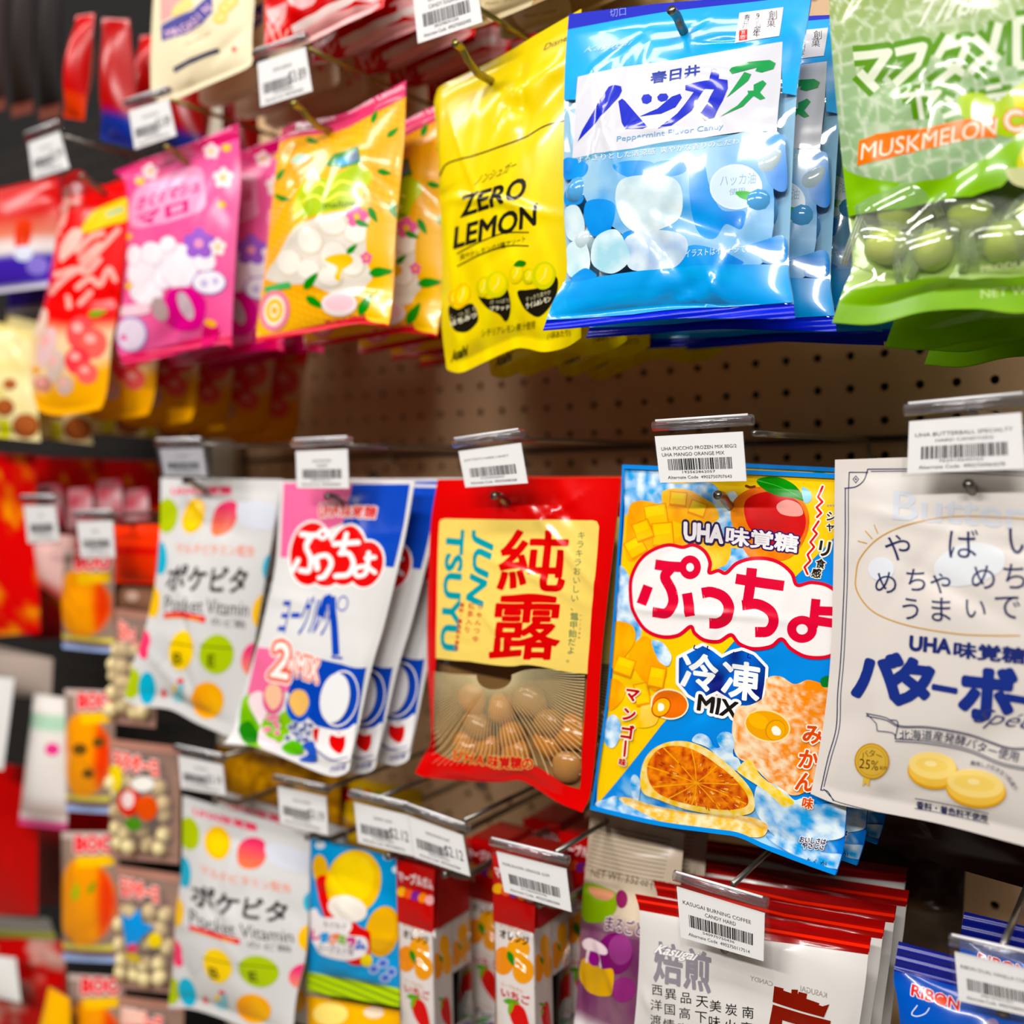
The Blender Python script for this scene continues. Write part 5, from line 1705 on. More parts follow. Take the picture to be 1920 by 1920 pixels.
def bag_pink():
    b = Bag('pink', 'marshmallow_bag', 'front pink marshmallow bag with white flowers and a purple blossom', 'candy bag',
            ((214, 322), (447, 231), (230, 684), (436, 652)), (-0.222, -0.218, -0.238, -0.232),
            edges={'top': [(280, 296), (360, 268)], 'left': [(236, 345), (240, 433), (230, 560), (219, 635)], 'right': [(452, 333), (446, 420), (440, 520), (435, 620)], 'bottom': [(290, 674), (360, 656), (417, 646)]},
            base=lambda u, v: mixc('#e24a84', '#ec74a8', fbm(u * 4, v * 5, 3)), back_col='#c8246a', group='pink marshmallow bags', front=0.016, back=0.010, seal=(0.07, 0.05), wr=0.002, seed=91, matl=film(0.24, 'crease', 10, 0.15, 0.005), seal_col=('#d3286c', '#cf1a58'), n=(36, 56))
    b.Z(0, 0, 3)
    b.text('Marshmallow', (735, 905), (880, 860), (738, 880), '#f2a0c0', 0.05)
    b.text('cherry blossom', (1000, 845), (1300, 740), (1004, 800), '#f2a0c0', 0.05)
    b.shape([(760, 1080), (900, 1000), (1120, 940), (1150, 1090), (1120, 1190), (760, 1280)], '#f4a4c8', True)
    b.text('さくらマシュ', (765, 1190), (1120, 1080), (780, 1110), '#d02a78', 0.05)
    b.text('マロ', (770, 1290), (1060, 1195), (770, 1215), '#d02a78', 0.05)
    for x, y, r, c in ((845, 965, 45, '#f7d8dc'), (1190, 850, 46, '#f7d8dc'), (1255, 1000, 60, '#fae6e6'), (790, 1020, 26, '#f2c42a'), (1275, 832, 26, '#f2c42a'), (1245, 1150, 26, '#f2b42a'), (720, 1330, 24, '#f2c42a')):
        flower(b, x, y, r, c) if r > 30 else b.ell(x, y, r, r * 0.8, c)
    b.Z(0, 400, 3)
    for x, y, rx, ry in ((800, 330, 80, 90), (860, 230, 70, 66), (760, 240, 44, 60), (830, 450, 90, 70), (920, 350, 60, 80), (1010, 300, 110, 130), (950, 180, 50, 50), (1150, 270, 60, 60)):
        b.ell(x, y, rx, ry, '#e2cfe0')
        b.ell(x - 3, y - 5, rx * 0.92, ry * 0.92, '#f7eef4')
    flower(b, 1120, 170, 90, '#9a62c4', '#f0a0c0')
    b.ell(1180, 390, 96, 70, '#8a7ab8')
    b.ell(1180, 388, 88, 62, '#f2ecf4')
    b.ell(1150, 395, 20, 22, '#c4bcdc')
    b.ell(1210, 380, 20, 22, '#c4bcdc')
    b.shape([(950, 440), (1080, 420), (1160, 500), (1130, 640), (1000, 660), (930, 600)], '#d62a86', True)
    b.ell(1045, 520, 40, 86, '#c9b2bc', -25)
    b.ell(900, 540, 44, 70, '#b49a9a', -20)
    flower(b, 1225, 190, 50, '#fae6e6')
    b.shape([(690, 530), (820, 510), (840, 560), (700, 580)], '#f6d0dc', True)
    b.ell(745, 680, 88, 100, '#a88cc8', 10)
    b.ell(742, 682, 78, 90, '#ecdcec', 10)
    b.ell(700, 700, 16, 18, '#e85aa0')
    b.shape([(1150, 640), (1220, 620), (1230, 700), (1140, 760)], '#d41a6a', True)
    b.ell(1190, 620, 34, 20, '#f0b43a', 20)
    b.ell(735, 410, 20, 20, '#f0c43a')
    b.build()
    b.copies([(0.024, 0.036, -0.002, 0.5), (0.034, 0.070, -0.003, -0.5)],
             ['second pink marshmallow bag, standing out right of the front one', 'rearmost pink marshmallow bag, its crimson lower edge in view'])


def bag_red():
    def base(u, v):
        c = mixc('#df100e', '#e8231c', fbm(u * 5, v * 6, 2))
        c = mixc(c, '#f0d0a8', np.clip((v - 0.60) * 14, 0, 1))
        return mixc(c, '#f2ae3e', np.clip((v - 0.84 + 0.12 * (u - 0.3)) * 16, 0, 1))
    b = Bag('redscript', 'candy_bag', 'blurred red candy bag with pale script, strawberries and an orange bottom', 'candy bag',
            ((117, 331), (250, 340), (70, 768), (190, 766)), (-0.220, -0.216, -0.246, -0.240),
            edges={'left': [(111, 411), (99, 487), (85, 563), (62, 636), (56, 708)], 'right': [(243, 390), (232, 504), (220, 592), (210, 640), (201, 730)], 'bottom': [(90, 776), (117, 779), (160, 773)], 'top': [(150, 320), (185, 346), (215, 344)]},
            base=base, back_col='#d8902a', group='red script candy bags', front=0.014, back=0.010, seal=(0.05, 0.04), wr=0.002, seed=95, crimp=False, n=(28, 52))
    b.Z(0, 300, 3.427)
    for p in ([(230, 270), (330, 190), (360, 200)], [(400, 310), (500, 270)], [(430, 190), (420, 330), (380, 470)], [(500, 590), (580, 500), (660, 470)], [(520, 640), (640, 540), (600, 620)], [(330, 850), (420, 760), (560, 660), (760, 450)], [(360, 740), (480, 700), (560, 720), (640, 640)], [(500, 820), (580, 760), (640, 800), (700, 700), (740, 770)], [(430, 880), (440, 940)], [(510, 920), (580, 850)]):
        b.stroke(p, 34, '#f6b4aa')
    b.shape([(380, 640), (400, 520), (480, 440), (540, 470), (500, 560), (420, 640)], '#f4c4ba', True)
    b.shape([(535, 440), (620, 330), (800, 245), (825, 290), (815, 385), (700, 420), (560, 470)], '#f0cc4a', True)
    b.shape([(680, 340), (795, 295), (795, 330), (690, 370)], '#a8c8a0')
    for x, y, rx, ry, c in ((520, 1110, 90, 110, '#ee5a5c'), (600, 1180, 90, 100, '#ea6a62'), (500, 1290, 80, 90, '#ec4a52'), (560, 1370, 70, 70, '#f06a64'), (300, 1200, 60, 130, '#e8c4c4'), (260, 1040, 40, 90, '#f0d4c4'), (360, 1330, 50, 110, '#d8c0b4'), (280, 1440, 60, 50, '#c98a7a'), (420, 1450, 50, 60, '#d0b4a8')):
        b.ell(x, y, rx, ry, c, 15)
        b.ell(x - rx * 0.2, y - ry * 0.3, rx * 0.4, ry * 0.3, '#f6b0aa', 15)
    leaf(b, 630, 985, 60, -15, '#7aa81c')
    b.ell(230, 1350, 26, 26, '#f0a81c')
    b.build()
    offs = [(0.026 + 0.012 * k, 0.034 * (k + 1), -0.006 * k - 0.005, (-1) ** k * 0.8) for k in range(5)]
    b.copies(offs, ['second red script candy bag, its orange lower corner just right of the front one', 'third red script candy bag, under the pink marshmallow bag', 'fourth red script candy bag, its amber bottom in shade', 'fifth red script candy bag, dim amber under the yellow marshmallow bags', 'rearmost red script candy bag, next to the pegboard'])


def bags_far_upper():
    def base(u, v):
        c = mixc('#c4120e', '#d8806a', np.clip((v - 0.3) * 5, 0, 1))
        c = mixc(c, '#ece2e0', np.clip((v - 0.5) * 10, 0, 1))
        c = mixc(c, '#4128a4', np.clip((v - 0.66) * 20, 0, 1))
        return mixc(c, '#cfcad8', np.clip((v - 0.93) * 30, 0, 1))
    b = Bag('purple', 'candy_bag', 'blurred red, white and purple candy bag cut by the left edge of the frame', 'candy bag', ((-50, 365), (112, 330), (-60, 556), (90, 538)), (-0.215, -0.196, -0.225, -0.208),
            edges={'right': [(113, 400), (107, 470), (98, 520)]}, base=base, back_col='#3a2a80', front=0.012, seal=(0.05, 0.05), wr=0.002, seed=97, crimp=False, n=(20, 40))
    b.Z(0, 300, 3.427)
    b.shape([(110, 400), (200, 400), (180, 540), (100, 560)], '#d8441c', True)
    b.ell(150, 600, 60, 50, '#dfe4f4')
    b.ell(240, 680, 70, 60, '#8a7ad0')
    b.build()
    b.copies([(0.006, 0.04, -0.016, 0.5)], ['second red, white and purple candy bag, its dark bottom under the front one'])

    def cream(u, v):
        return mixc('#f0e2b0', '#d8c060', np.clip(fbm(u * 5, v * 6, 4) * 1.8 - 0.7, 0, 1))
    b = Bag('cookie', 'cookie_bag', 'blurred cream coloured bag printed with round brown cookies, far left', 'snack bag', ((-80, 588), (58, 618), (-80, 812), (76, 828)), (-0.222, -0.222, -0.232, -0.232),
            base=cream, back_col='#d8c47a', front=0.014, seal=(0.05, 0.05), wr=0.002, seed=98, crimp=False, n=(20, 40), group='cream cookie bags')
    b.Z(0, 300, 3.427)
    for x, y, r in ((30, 1590, 62), (165, 1710, 88), (60, 1440, 40)):
        b.ell(x, y, r, r * 0.92, '#8a4a2a')
        b.ell(x - 6, y - 8, r * 0.8, r * 0.72, '#a85e3a')
    b.shape([(0, 1680), (50, 1670), (70, 1760), (0, 1790)], '#dcd84a', True)
    b.build()
    b.copies([(0.036, 0.036, -0.002, 1), (0.066, 0.074, 0.002, -1), (0.09, 0.110, 0.0, 1)], ['second cream cookie bag, its lower edge right of the front one', 'third cream cookie bag, in shade below the red script bags', 'rearmost cream cookie bag, by the pegboard'])

    # topmost row
    b = Bag('creamtop', 'candy_bag', 'cream caramel bag with a navy banner at the top of the frame', 'candy bag', ((296, -110), (487, -175), (284, 180), (474, 112)), (-0.222, -0.218, -0.232, -0.226),
            edges={'bottom': [(300, 190), (330, 186), (383, 163), (463, 128)], 'left': [(288, 0), (283, 100)], 'right': [(478, 0), (473, 70)]}, base='#f1e4c4', back_col='#e0bf8c', group='cream caramel bags', front=0.012, seal=(0.05, 0.05), wr=0.002, seed=99, crimp=False, n=(30, 46), matl=film(0.45, 'crease', 9, 0.12, 0.005))
    b.Z(0, 0, 3)
    b.shape([(905, -120), (1060, -160), (1060, 0), (1000, 70), (905, 130)], '#f4a4a0')
    b.shape([(905, 142), (960, 110), (1080, 60), (1150, -10), (1195, -40), (1195, 70), (1140, 130), (1040, 190), (910, 232)], '#3f3a8c')
    b.ptext('MAGASIN', [(940, 190), (1060, 140), (1180, 30)], 62, '#e8c4d8', 0.02)
    b.shape([(975, 95), (1080, 40), (1060, -20), (980, 40)], '#f0d48a', True)
    for x, y in ((1240, 100), (1270, 40), (1300, 10)):
        b.ell(x, y, 42, 34, '#f4d070', -20)
        b.ell(x, y, 26, 20, '#f8e09a', -20)
    b.text('caramel', (1040, 258), (1180, 190), (1038, 235), '#c4a878', 0.0)
    b.shape([(974, 384), (1226, 268), (1232, 292), (984, 412)], '#2a2c4c')
    b.ell(1315, 275, 16, 18, '#e86a60')
    b.build()
    b.copies([(0.026 + 0.006 * k, 0.032 * (k + 1), -0.002 * k - 0.002, (-1) ** k * 0.9) for k in range(5)],
             ['second cream caramel bag, tan bottom just behind the front one', 'third cream caramel bag, tan bottom above the pink marshmallow bag', 'fourth cream caramel bag, left of the white tag of the yellow bags', 'fifth cream caramel bag, in brown shade', 'rearmost cream caramel bag, against the pegboard'])

    b = Bag('redtop', 'candy_bag', 'red and pale pink strawberry bag cut by the top of the frame', 'candy bag', ((492, -130), (738, -240), (497, 100), (720, 14)), (-0.222, -0.214, -0.234, -0.226),
            edges={'bottom': [(540, 92), (580, 80), (640, 50)], 'left': [(496, 0)], 'right': [(728, -60)]}, base='#d6121c', back_col='#8a1418', group='red strawberry bags', front=0.013, seal=(0.05, 0.05), wr=0.002, seed=100, crimp=False, n=(30, 46))
    b.Z(480, 0, 3)
    for p in ([(60, 60), (180, 20), (120, 150)], [(230, 240), (330, 100), (480, 60), (700, 20), (560, 130), (420, 200)], [(180, 0), (340, -20), (280, 60)], [(480, -60), (640, -120), (700, 0), (560, 10)]):
        b.shape(p, '#f4b4b4', True)
    b.shape([(200, 150), (640, -60), (650, -20), (215, 195)], '#f2dcd8')
    b.shape([(190, 100), (520, -60), (525, -20), (195, 140)], '#c40f18')
    b.strokes([[(70, 130), (110, 240)], [(120, 140), (150, 230), (180, 170)], [(100, 90), (130, 110)]], 16, '#f2a49a')
    b.shape([(60, 290), (160, 270), (300, 235), (480, 150), (480, 165), (300, 250), (160, 290)], '#f6e2c4')
    b.build()
    b.copies([(0.020 + 0.012 * k, 0.033 * (k + 1), -0.004 - 0.003 * k, (-1) ** k * 0.9) for k in range(5)],
             ['second red strawberry bag, dark pink lower edge behind the front one', 'third red strawberry bag, deep red left of the olive hook', 'fourth red strawberry bag, deep red above the yellow marshmallow bag', 'fifth red strawberry bag, shaded behind the lemon bag hook', 'rearmost red strawberry bag, against the pegboard'])

    b = Bag('khaki', 'candy_bag', 'shaded khaki bag with a pale round emblem, top centre of the frame', 'candy bag', ((850, -170), (1120, -270), (866, 52), (1122, -46)), (-0.205, -0.200, -0.212, -0.206),
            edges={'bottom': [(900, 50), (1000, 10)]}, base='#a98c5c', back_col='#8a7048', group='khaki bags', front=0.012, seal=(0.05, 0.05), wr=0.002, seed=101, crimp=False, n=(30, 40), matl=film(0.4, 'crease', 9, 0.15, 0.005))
    b.Z(480, 0, 3)
    b.ell(1390, -20, 170, 150, '#d8c8a4')
    b.text('Miyako / caramel', (1290, 45), (1480, 0), (1288, 15), '#7a6236', 0.0, shear=0.3)
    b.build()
    b.copies([(0.012 + 0.01 * k, 0.032 * (k + 1), -0.004 * k, (-1) ** k) for k in range(4)],
             ['second khaki bag, its pale lower edge crossing behind the dark hook wire', 'third khaki bag, above the top edge of the lemon bag', 'fourth khaki bag, brown and deep in shade', 'rearmost khaki bag, against the pegboard'])

    for i, (c, col, lb, bt) in enumerate((
            (((143, 30), (178, 25), (120, 220), (158, 226)), '#c01408', 'narrow red tube pack with a pale sheen, left of two at the top left', '#d8482a'),
            (((192, 34), (243, 36), (190, 262), (264, 280)), '#a80a06', 'wider red tube pack with a blue foot, right of two at the top left', '#1a2f8a'))):
        b = Bag('tube%d' % i, 'candy_tube', lb, 'candy pack', c, (-0.215, -0.215, -0.220, -0.220), base=lambda u, v, col=col, bt=bt: mixc(col, bt, np.clip((v - 0.72) * 12, 0, 1)), back_col=col, front=0.014, back=0.012, seal=(0.03, 0.03), seed=110 + i, crimp=False, n=(14, 30))
        b.build()
        b.copies([(0.03, 0.05, -0.01, 0), (0.05, 0.10, -0.02, 0)], [lb.replace('narrow', 'second narrow').replace('wider', 'second wider').split(',')[0] + ', behind the front one in dark shade', lb.replace('narrow', 'third narrow').replace('wider', 'third wider').split(',')[0] + ', nearest the pegboard'])
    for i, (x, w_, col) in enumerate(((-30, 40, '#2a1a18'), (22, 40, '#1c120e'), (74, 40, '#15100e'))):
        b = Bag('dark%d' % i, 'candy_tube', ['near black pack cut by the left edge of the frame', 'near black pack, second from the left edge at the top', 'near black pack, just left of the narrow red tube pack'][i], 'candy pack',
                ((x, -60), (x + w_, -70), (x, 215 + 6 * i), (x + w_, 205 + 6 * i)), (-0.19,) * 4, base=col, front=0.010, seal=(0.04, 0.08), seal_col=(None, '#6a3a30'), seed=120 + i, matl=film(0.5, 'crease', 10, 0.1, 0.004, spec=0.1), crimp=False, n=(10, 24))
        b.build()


# ------------------------------------------------------------------ bottom row
def bag_coffee():
    b = Bag('coffee', 'candy_bag', 'front silvery white coffee candy bag with red zip band and maroon characters', 'candy bag',
            ((1191, 1676), (1634, 1756), (1178, 2040), (1588, 2110)), (-0.222, -0.222, -0.232, -0.232),
            edges={'left': [(1200, 1720), (1196, 1850)], 'right': [(1628, 1795), (1622, 1850), (1606, 1960)]},
            base='#dcd9d5', back_col='#a8a29a', group='coffee candy bags', front=0.010, back=0.007, seal=(0.08, 0.05), wr=0.0016, seed=131, matl=film(0.24, 'crease', 10, 0.18, 0.005, coat=0.3), seal_col=('#a01c0c', None), crimp=False, n=(44, 50))
    b.Z(1040, 1480, 3.84)
    b.shape([(585, 768), (900, 800), (1540, 960), (2300, 1060), (2280, 1100), (1530, 1010), (900, 840), (585, 790)], '#8c160a')
    b.shape([(585, 790), (890, 838), (1540, 1000), (2280, 1125), (2280, 1150), (1540, 1022), (890, 858), (585, 806)], '#e83c12')
    b.shape([(585, 806), (890, 858), (1540, 1022), (2280, 1150), (2262, 1190), (1500, 1080), (880, 890), (585, 835)], '#8c1a0c')
    for i, (t, x, y, s_) in enumerate((('西洋渡来', 742, 1440, 88), ('異国情緒', 838, 1470, 88), ('品高珈琲', 945, 1500, 88), ('天下一', 1062, 1525, 96), ('美味也', 1158, 1560, 92), ('炭火焙煎', 1272, 1585, 92), ('南蛮', 1392, 1605, 92))):
        b.vtext(t, (x, y), (x - 8 * (len(t) - 1), y + 112 * (len(t) - 1)), s_, '#181416', 0.012, sk=0.1)
    b.text('焙煎', (715, 1380), (1125, 1475), (720, 1080), '#8d8890', 0.03)
    b.text('Kasugai', (705, 1195), (1010, 1255), (745, 1110), '#f6f6f6', 0.02, shear=0.3, outline=((0.05, '#a09c9c'),))
    b.text('CANDY', (1570, 1418), (1405, 1375), (1572, 1385), '#a39c98', 0.0)
    b.text('KASUGAI', (1960, 1500), (1770, 1450), (1962, 1460), '#a39c98', 0.0)
    br = '#7a1e0c'
    b.strokes([[(1590, 1450), (1900, 1560)], [(1595, 1490), (1780, 1560)], [(1730, 1440), (1725, 1540)]], 46, br, smooth=False, cap=False)
    b.shape([(1582, 1415), (1650, 1432), (1640, 1470), (1740, 1505), (1760, 1455), (1820, 1470), (1810, 1520), (1930, 1560), (1980, 1545), (1940, 1640), (1570, 1530)], br)
    b.shape([(1572, 1548), (1990, 1665), (1960, 2100), (1840, 2080), (1850, 1720), (1640, 1660), (1620, 2000), (1500, 1980)], br)
    b.shape([(1690, 1760), (1810, 1790), (1800, 1960), (1680, 1930)], br)
    b.build()
    b.copies([(0.002, 0.022, 0.001, 0.4), (0.003, 0.044, 0.001, -0.4), (0.004, 0.070, 0.002, 0.3), (-0.006, 0.110, 0.0, 0)],
             ['second coffee candy bag, its red zip band just above the front one', 'third coffee candy bag, its red band higher and darker than the second', 'fourth coffee candy bag, dark red band near the hanging blue bag', 'rearmost coffee candy bag, almost black against the pegboard'])


def bag_blue():
    def base(u, v):
        return mixc('#141a6c', '#0f52b0', np.clip((v - 0.06) * 6, 0, 1))
    b = Bag('ribbon', 'candy_bag', 'front dark blue candy bag with red lettering at the right bottom corner', 'candy bag',
            ((1685, 1765), (2080, 1870), (1690, 2110), (2070, 2180)), (-0.222, -0.222, -0.234, -0.234),
            edges={'left': [(1676, 1830), (1682, 1870), (1688, 1930)]}, base=base, back_col='#10308a', group='dark blue candy bags', front=0.012, seal=(0.16, 0.05), wr=0.002, seed=141, matl=film(0.2, 'crease', 10, 0.18, 0.005, coat=0.4), seal_col=('#161c78', '#161c78'), n=(40, 48), vpow=(0.6, 0.6))
    b.Z(1440, 1480, 4)
    b.text('RIBON', (1072, 1545), (1432, 1665), (1082, 1455), '#cf2a22', 0.03, outline=((0.075, '#f2eef2'),))
    b.ell(1300, 1590, 42, 34, '#d8502a', 30)
    b.strokes([[(1120, 1620), (1080, 1680), (1120, 1700), (1180, 1680), (1210, 1640)]], 7, '#eef2fa')
    b.ell(1680, 1760, 50, 40, '#8a7a9a')
    b.build()
    b.copies([(0.028, 0.030, 0.012, 0), (0.070, 0.062, 0.020, 0)], ['second dark blue candy bag, crimped top above the front one', 'rearmost dark blue candy bag, black blue in the shade'])


def bag_grape():
    def base(u, v):
        c = mixc('#d6c6b0', '#641a56', np.clip((v - 0.34) * 16, 0, 1) * (0.75 + 0.25 * fbm(u * 6, v * 6, 3)))
        c = mixc(c, '#e8dfe2', np.clip((v - 0.74) * 20, 0, 1))
        return mixc(c, '#e2a0a8', np.clip((v - 0.83) * 12, 0, 0.8) * fbm(u * 40, v * 40, 5) * 1.4)
    b = Bag('grape', 'candy_bag', 'front purple grape gummy bag with a shaded beige sticker across its top', 'candy bag',
            ((1108, 1518), (1284, 1562), (1066, 2020), (1262, 2080)), (-0.180, -0.180, -0.214, -0.212),
            edges={'left': [(1100, 1610), (1090, 1714), (1084, 1845)], 'right': [(1276, 1660), (1268, 1800)]}, base=base, back_col='#b8a890', front=0.012, seal=(0.03, 0.03), wr=0.002, seed=151, crimp=False, n=(30, 56))
    b.Z(1040, 1480, 3.84)
    for k in range(12):
        y = 245 + k * 30
        b.stroke([(285 - k * 5, y), (840 - k * 6, y + 120)], 5, '#8a7a68', smooth=False, cap=False)
    b.text('NET WT. 3.52 oz (100g)', (255, 645), (830, 745), (268, 570), '#6a5c4e', 0.0)
    b.shape([(205, 680), (430, 740), (440, 860), (380, 930), (300, 960), (200, 920)], '#8cae1e', True)
    b.shape([(250, 700), (420, 740), (380, 800), (280, 770)], '#d89a78', True)
    b.ell(480, 790, 46, 66, '#8a2a5a')
    b.text('まるごと', (360, 1010), (640, 1060), (370, 905), '#5a2a4a', 0.02, outline=((0.08, '#e8dcdc'),))
    b.ell(440, 1180, 130, 150, '#741a62')
    b.ell(480, 1150, 90, 110, '#8e3c7c')
    b.ell(500, 1440, 80, 90, '#883070')
    b.shape([(190, 1240), (240, 1220), (330, 1290), (420, 1300), (430, 1440), (380, 1490), (250, 1470), (180, 1380)], '#d8a828', True)
    b.stroke([(230, 1240), (250, 1150), (310, 1160), (330, 1280)], 18, '#e8d8dc')
    b.ell(285, 1220, 44, 56, '#8a1a80')
    b.shape([(200, 1100), (250, 1070), (330, 1100), (380, 1150), (370, 1190), (290, 1170), (220, 1150)], '#ecd8de', True)
    b.build()
    b.copies([(0.006, 0.026, 0.0, 0.4)], ['second grape gummy bag, a thin pale edge right of the beige sticker'])


def bag_kids():
    b = Bag('kids', 'candy_bag', 'small sky blue gummy bag with white bubbles and a lime green band', 'candy bag',
            ((582, 1566), (750, 1610), (576, 1858), (752, 1888)), (-0.222, -0.222, -0.230, -0.230), base=lambda u, v: mixc('#2a9fd6', '#1d8cc8', fbm(u * 4, v * 4, 2)), back_col='#2a8fc0', front=0.010, seal=(0.03, 0.12), seal_col=(None, '#b2cf3a'), wr=0.0012, seed=161, n=(28, 40))
    b.Z(300, 1400, 3.691)
    yel = '#eab41e'
    b.ell(1540, 1280, 118, 180, '#e0a82a', 12)
    b.ell(1530, 1260, 96, 150, yel, 12)
    b.ell(1110, 850, 54, 104, yel, -6)
    b.shape([(1080, 930), (1160, 900), (1260, 1100), (1380, 1240), (1460, 1300), (1420, 1500), (1260, 1460), (1130, 1150)], '#d4161a', True)
    b.ell(1340, 940, 190, 230, '#f2c42a', 14)
    b.ell(1330, 920, 150, 180, '#f8d650', 14)
    b.ell(1300, 1120, 140, 90, '#f6efe4', 14)
    b.shape([(1030, 1150), (1080, 1120), (1130, 1180), (1300, 1180), (1330, 1250), (1310, 1300), (1420, 1320), (1440, 1390), (1400, 1450), (1280, 1480), (1120, 1440), (1080, 1380), (1040, 1290)], '#f2ecec', True)
    for t, x, y, c in (('し', 1075, 1300, '#d8508a'), ('ま', 1140, 1320, '#1f9ad8'), ('グ', 1205, 1330, '#ef7a1c'), ('ミ', 1262, 1335, '#8ab81c'), ('ラ', 1325, 1350, '#c8408a'), ('ム', 1385, 1370, '#2a6ac8')):
        b.char(t, (x, y), 78, c, 0.08)
    b.text('ヨーグルト味', (1090, 1420), (1340, 1450), (1095, 1360), '#8a8a96', 0.02)
    b.text('もぐもぐ', (1130, 1245), (1290, 1265), (1135, 1205), '#8a7a80', 0.02)
    b.ell(1430, 1480, 40, 44, '#e8d04a')
    for x, y in ((1480, 1540), (1540, 1500), (1600, 1560), (1560, 1600)):
        b.ell(x, y, 40, 36, '#9fb4dc')
        b.ell(x, y, 24, 20, '#4a64c0')
    for x, y in ((1110, 680), (1210, 640), (1580, 760), (1640, 850)):
        b.ell(x, y, 34, 26, '#e4eef4')
    b.build()
    b = Bag('kids2', 'candy_bag', 'yellow bag cut by the bottom of the frame, under the small sky blue bag', 'candy bag', ((577, 1866), (752, 1896), (577, 2120), (752, 2150)), (-0.226, -0.226, -0.232, -0.232),
            base=lambda u, v: mixc('#f2bc12', '#e8a812', fbm(u * 5, v * 5, 2)), back_col='#d8a010', front=0.010, seal=(0.05, 0.05), seed=162, crimp=False, n=(20, 24))
    b.Z(300, 1400, 3.691)
    b.ell(1180, 1850, 120, 80, '#f8e08a')
    b.ell(1480, 1840, 70, 40, '#f2dcc4')
    b.build()
    b = Bag('kidsback', 'candy_bag', 'shaded yellow bag with coloured letters, behind the overlapping price tags', 'candy bag', ((628, 1452), (792, 1482), (622, 1600), (786, 1640)), (-0.13, -0.13, -0.135, -0.135),
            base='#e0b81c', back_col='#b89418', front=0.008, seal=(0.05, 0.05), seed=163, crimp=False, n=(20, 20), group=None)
    b.Z(300, 1400, 3.691)
    for x, y, r, c in ((1290, 330, 50, '#c8201c'), (1370, 330, 36, '#2a8ac8'), (1435, 330, 34, '#d85a1c'), (1505, 345, 34, '#8aa81c'), (1260, 540, 60, '#c89a5a'), (1320, 560, 40, '#a87a3a')):
        b.ell(x, y, r, r, c)
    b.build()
    b = Bag('nuts', 'snack_bag', 'shaded golden nut snack bag behind the grey blurred price tag', 'snack bag', ((405, 1395), (640, 1440), (400, 1490), (636, 1545)), (-0.14, -0.14, -0.145, -0.145),
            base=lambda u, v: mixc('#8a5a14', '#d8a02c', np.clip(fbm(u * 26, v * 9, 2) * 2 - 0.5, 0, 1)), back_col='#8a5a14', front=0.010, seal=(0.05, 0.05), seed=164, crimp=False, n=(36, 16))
    b.build()


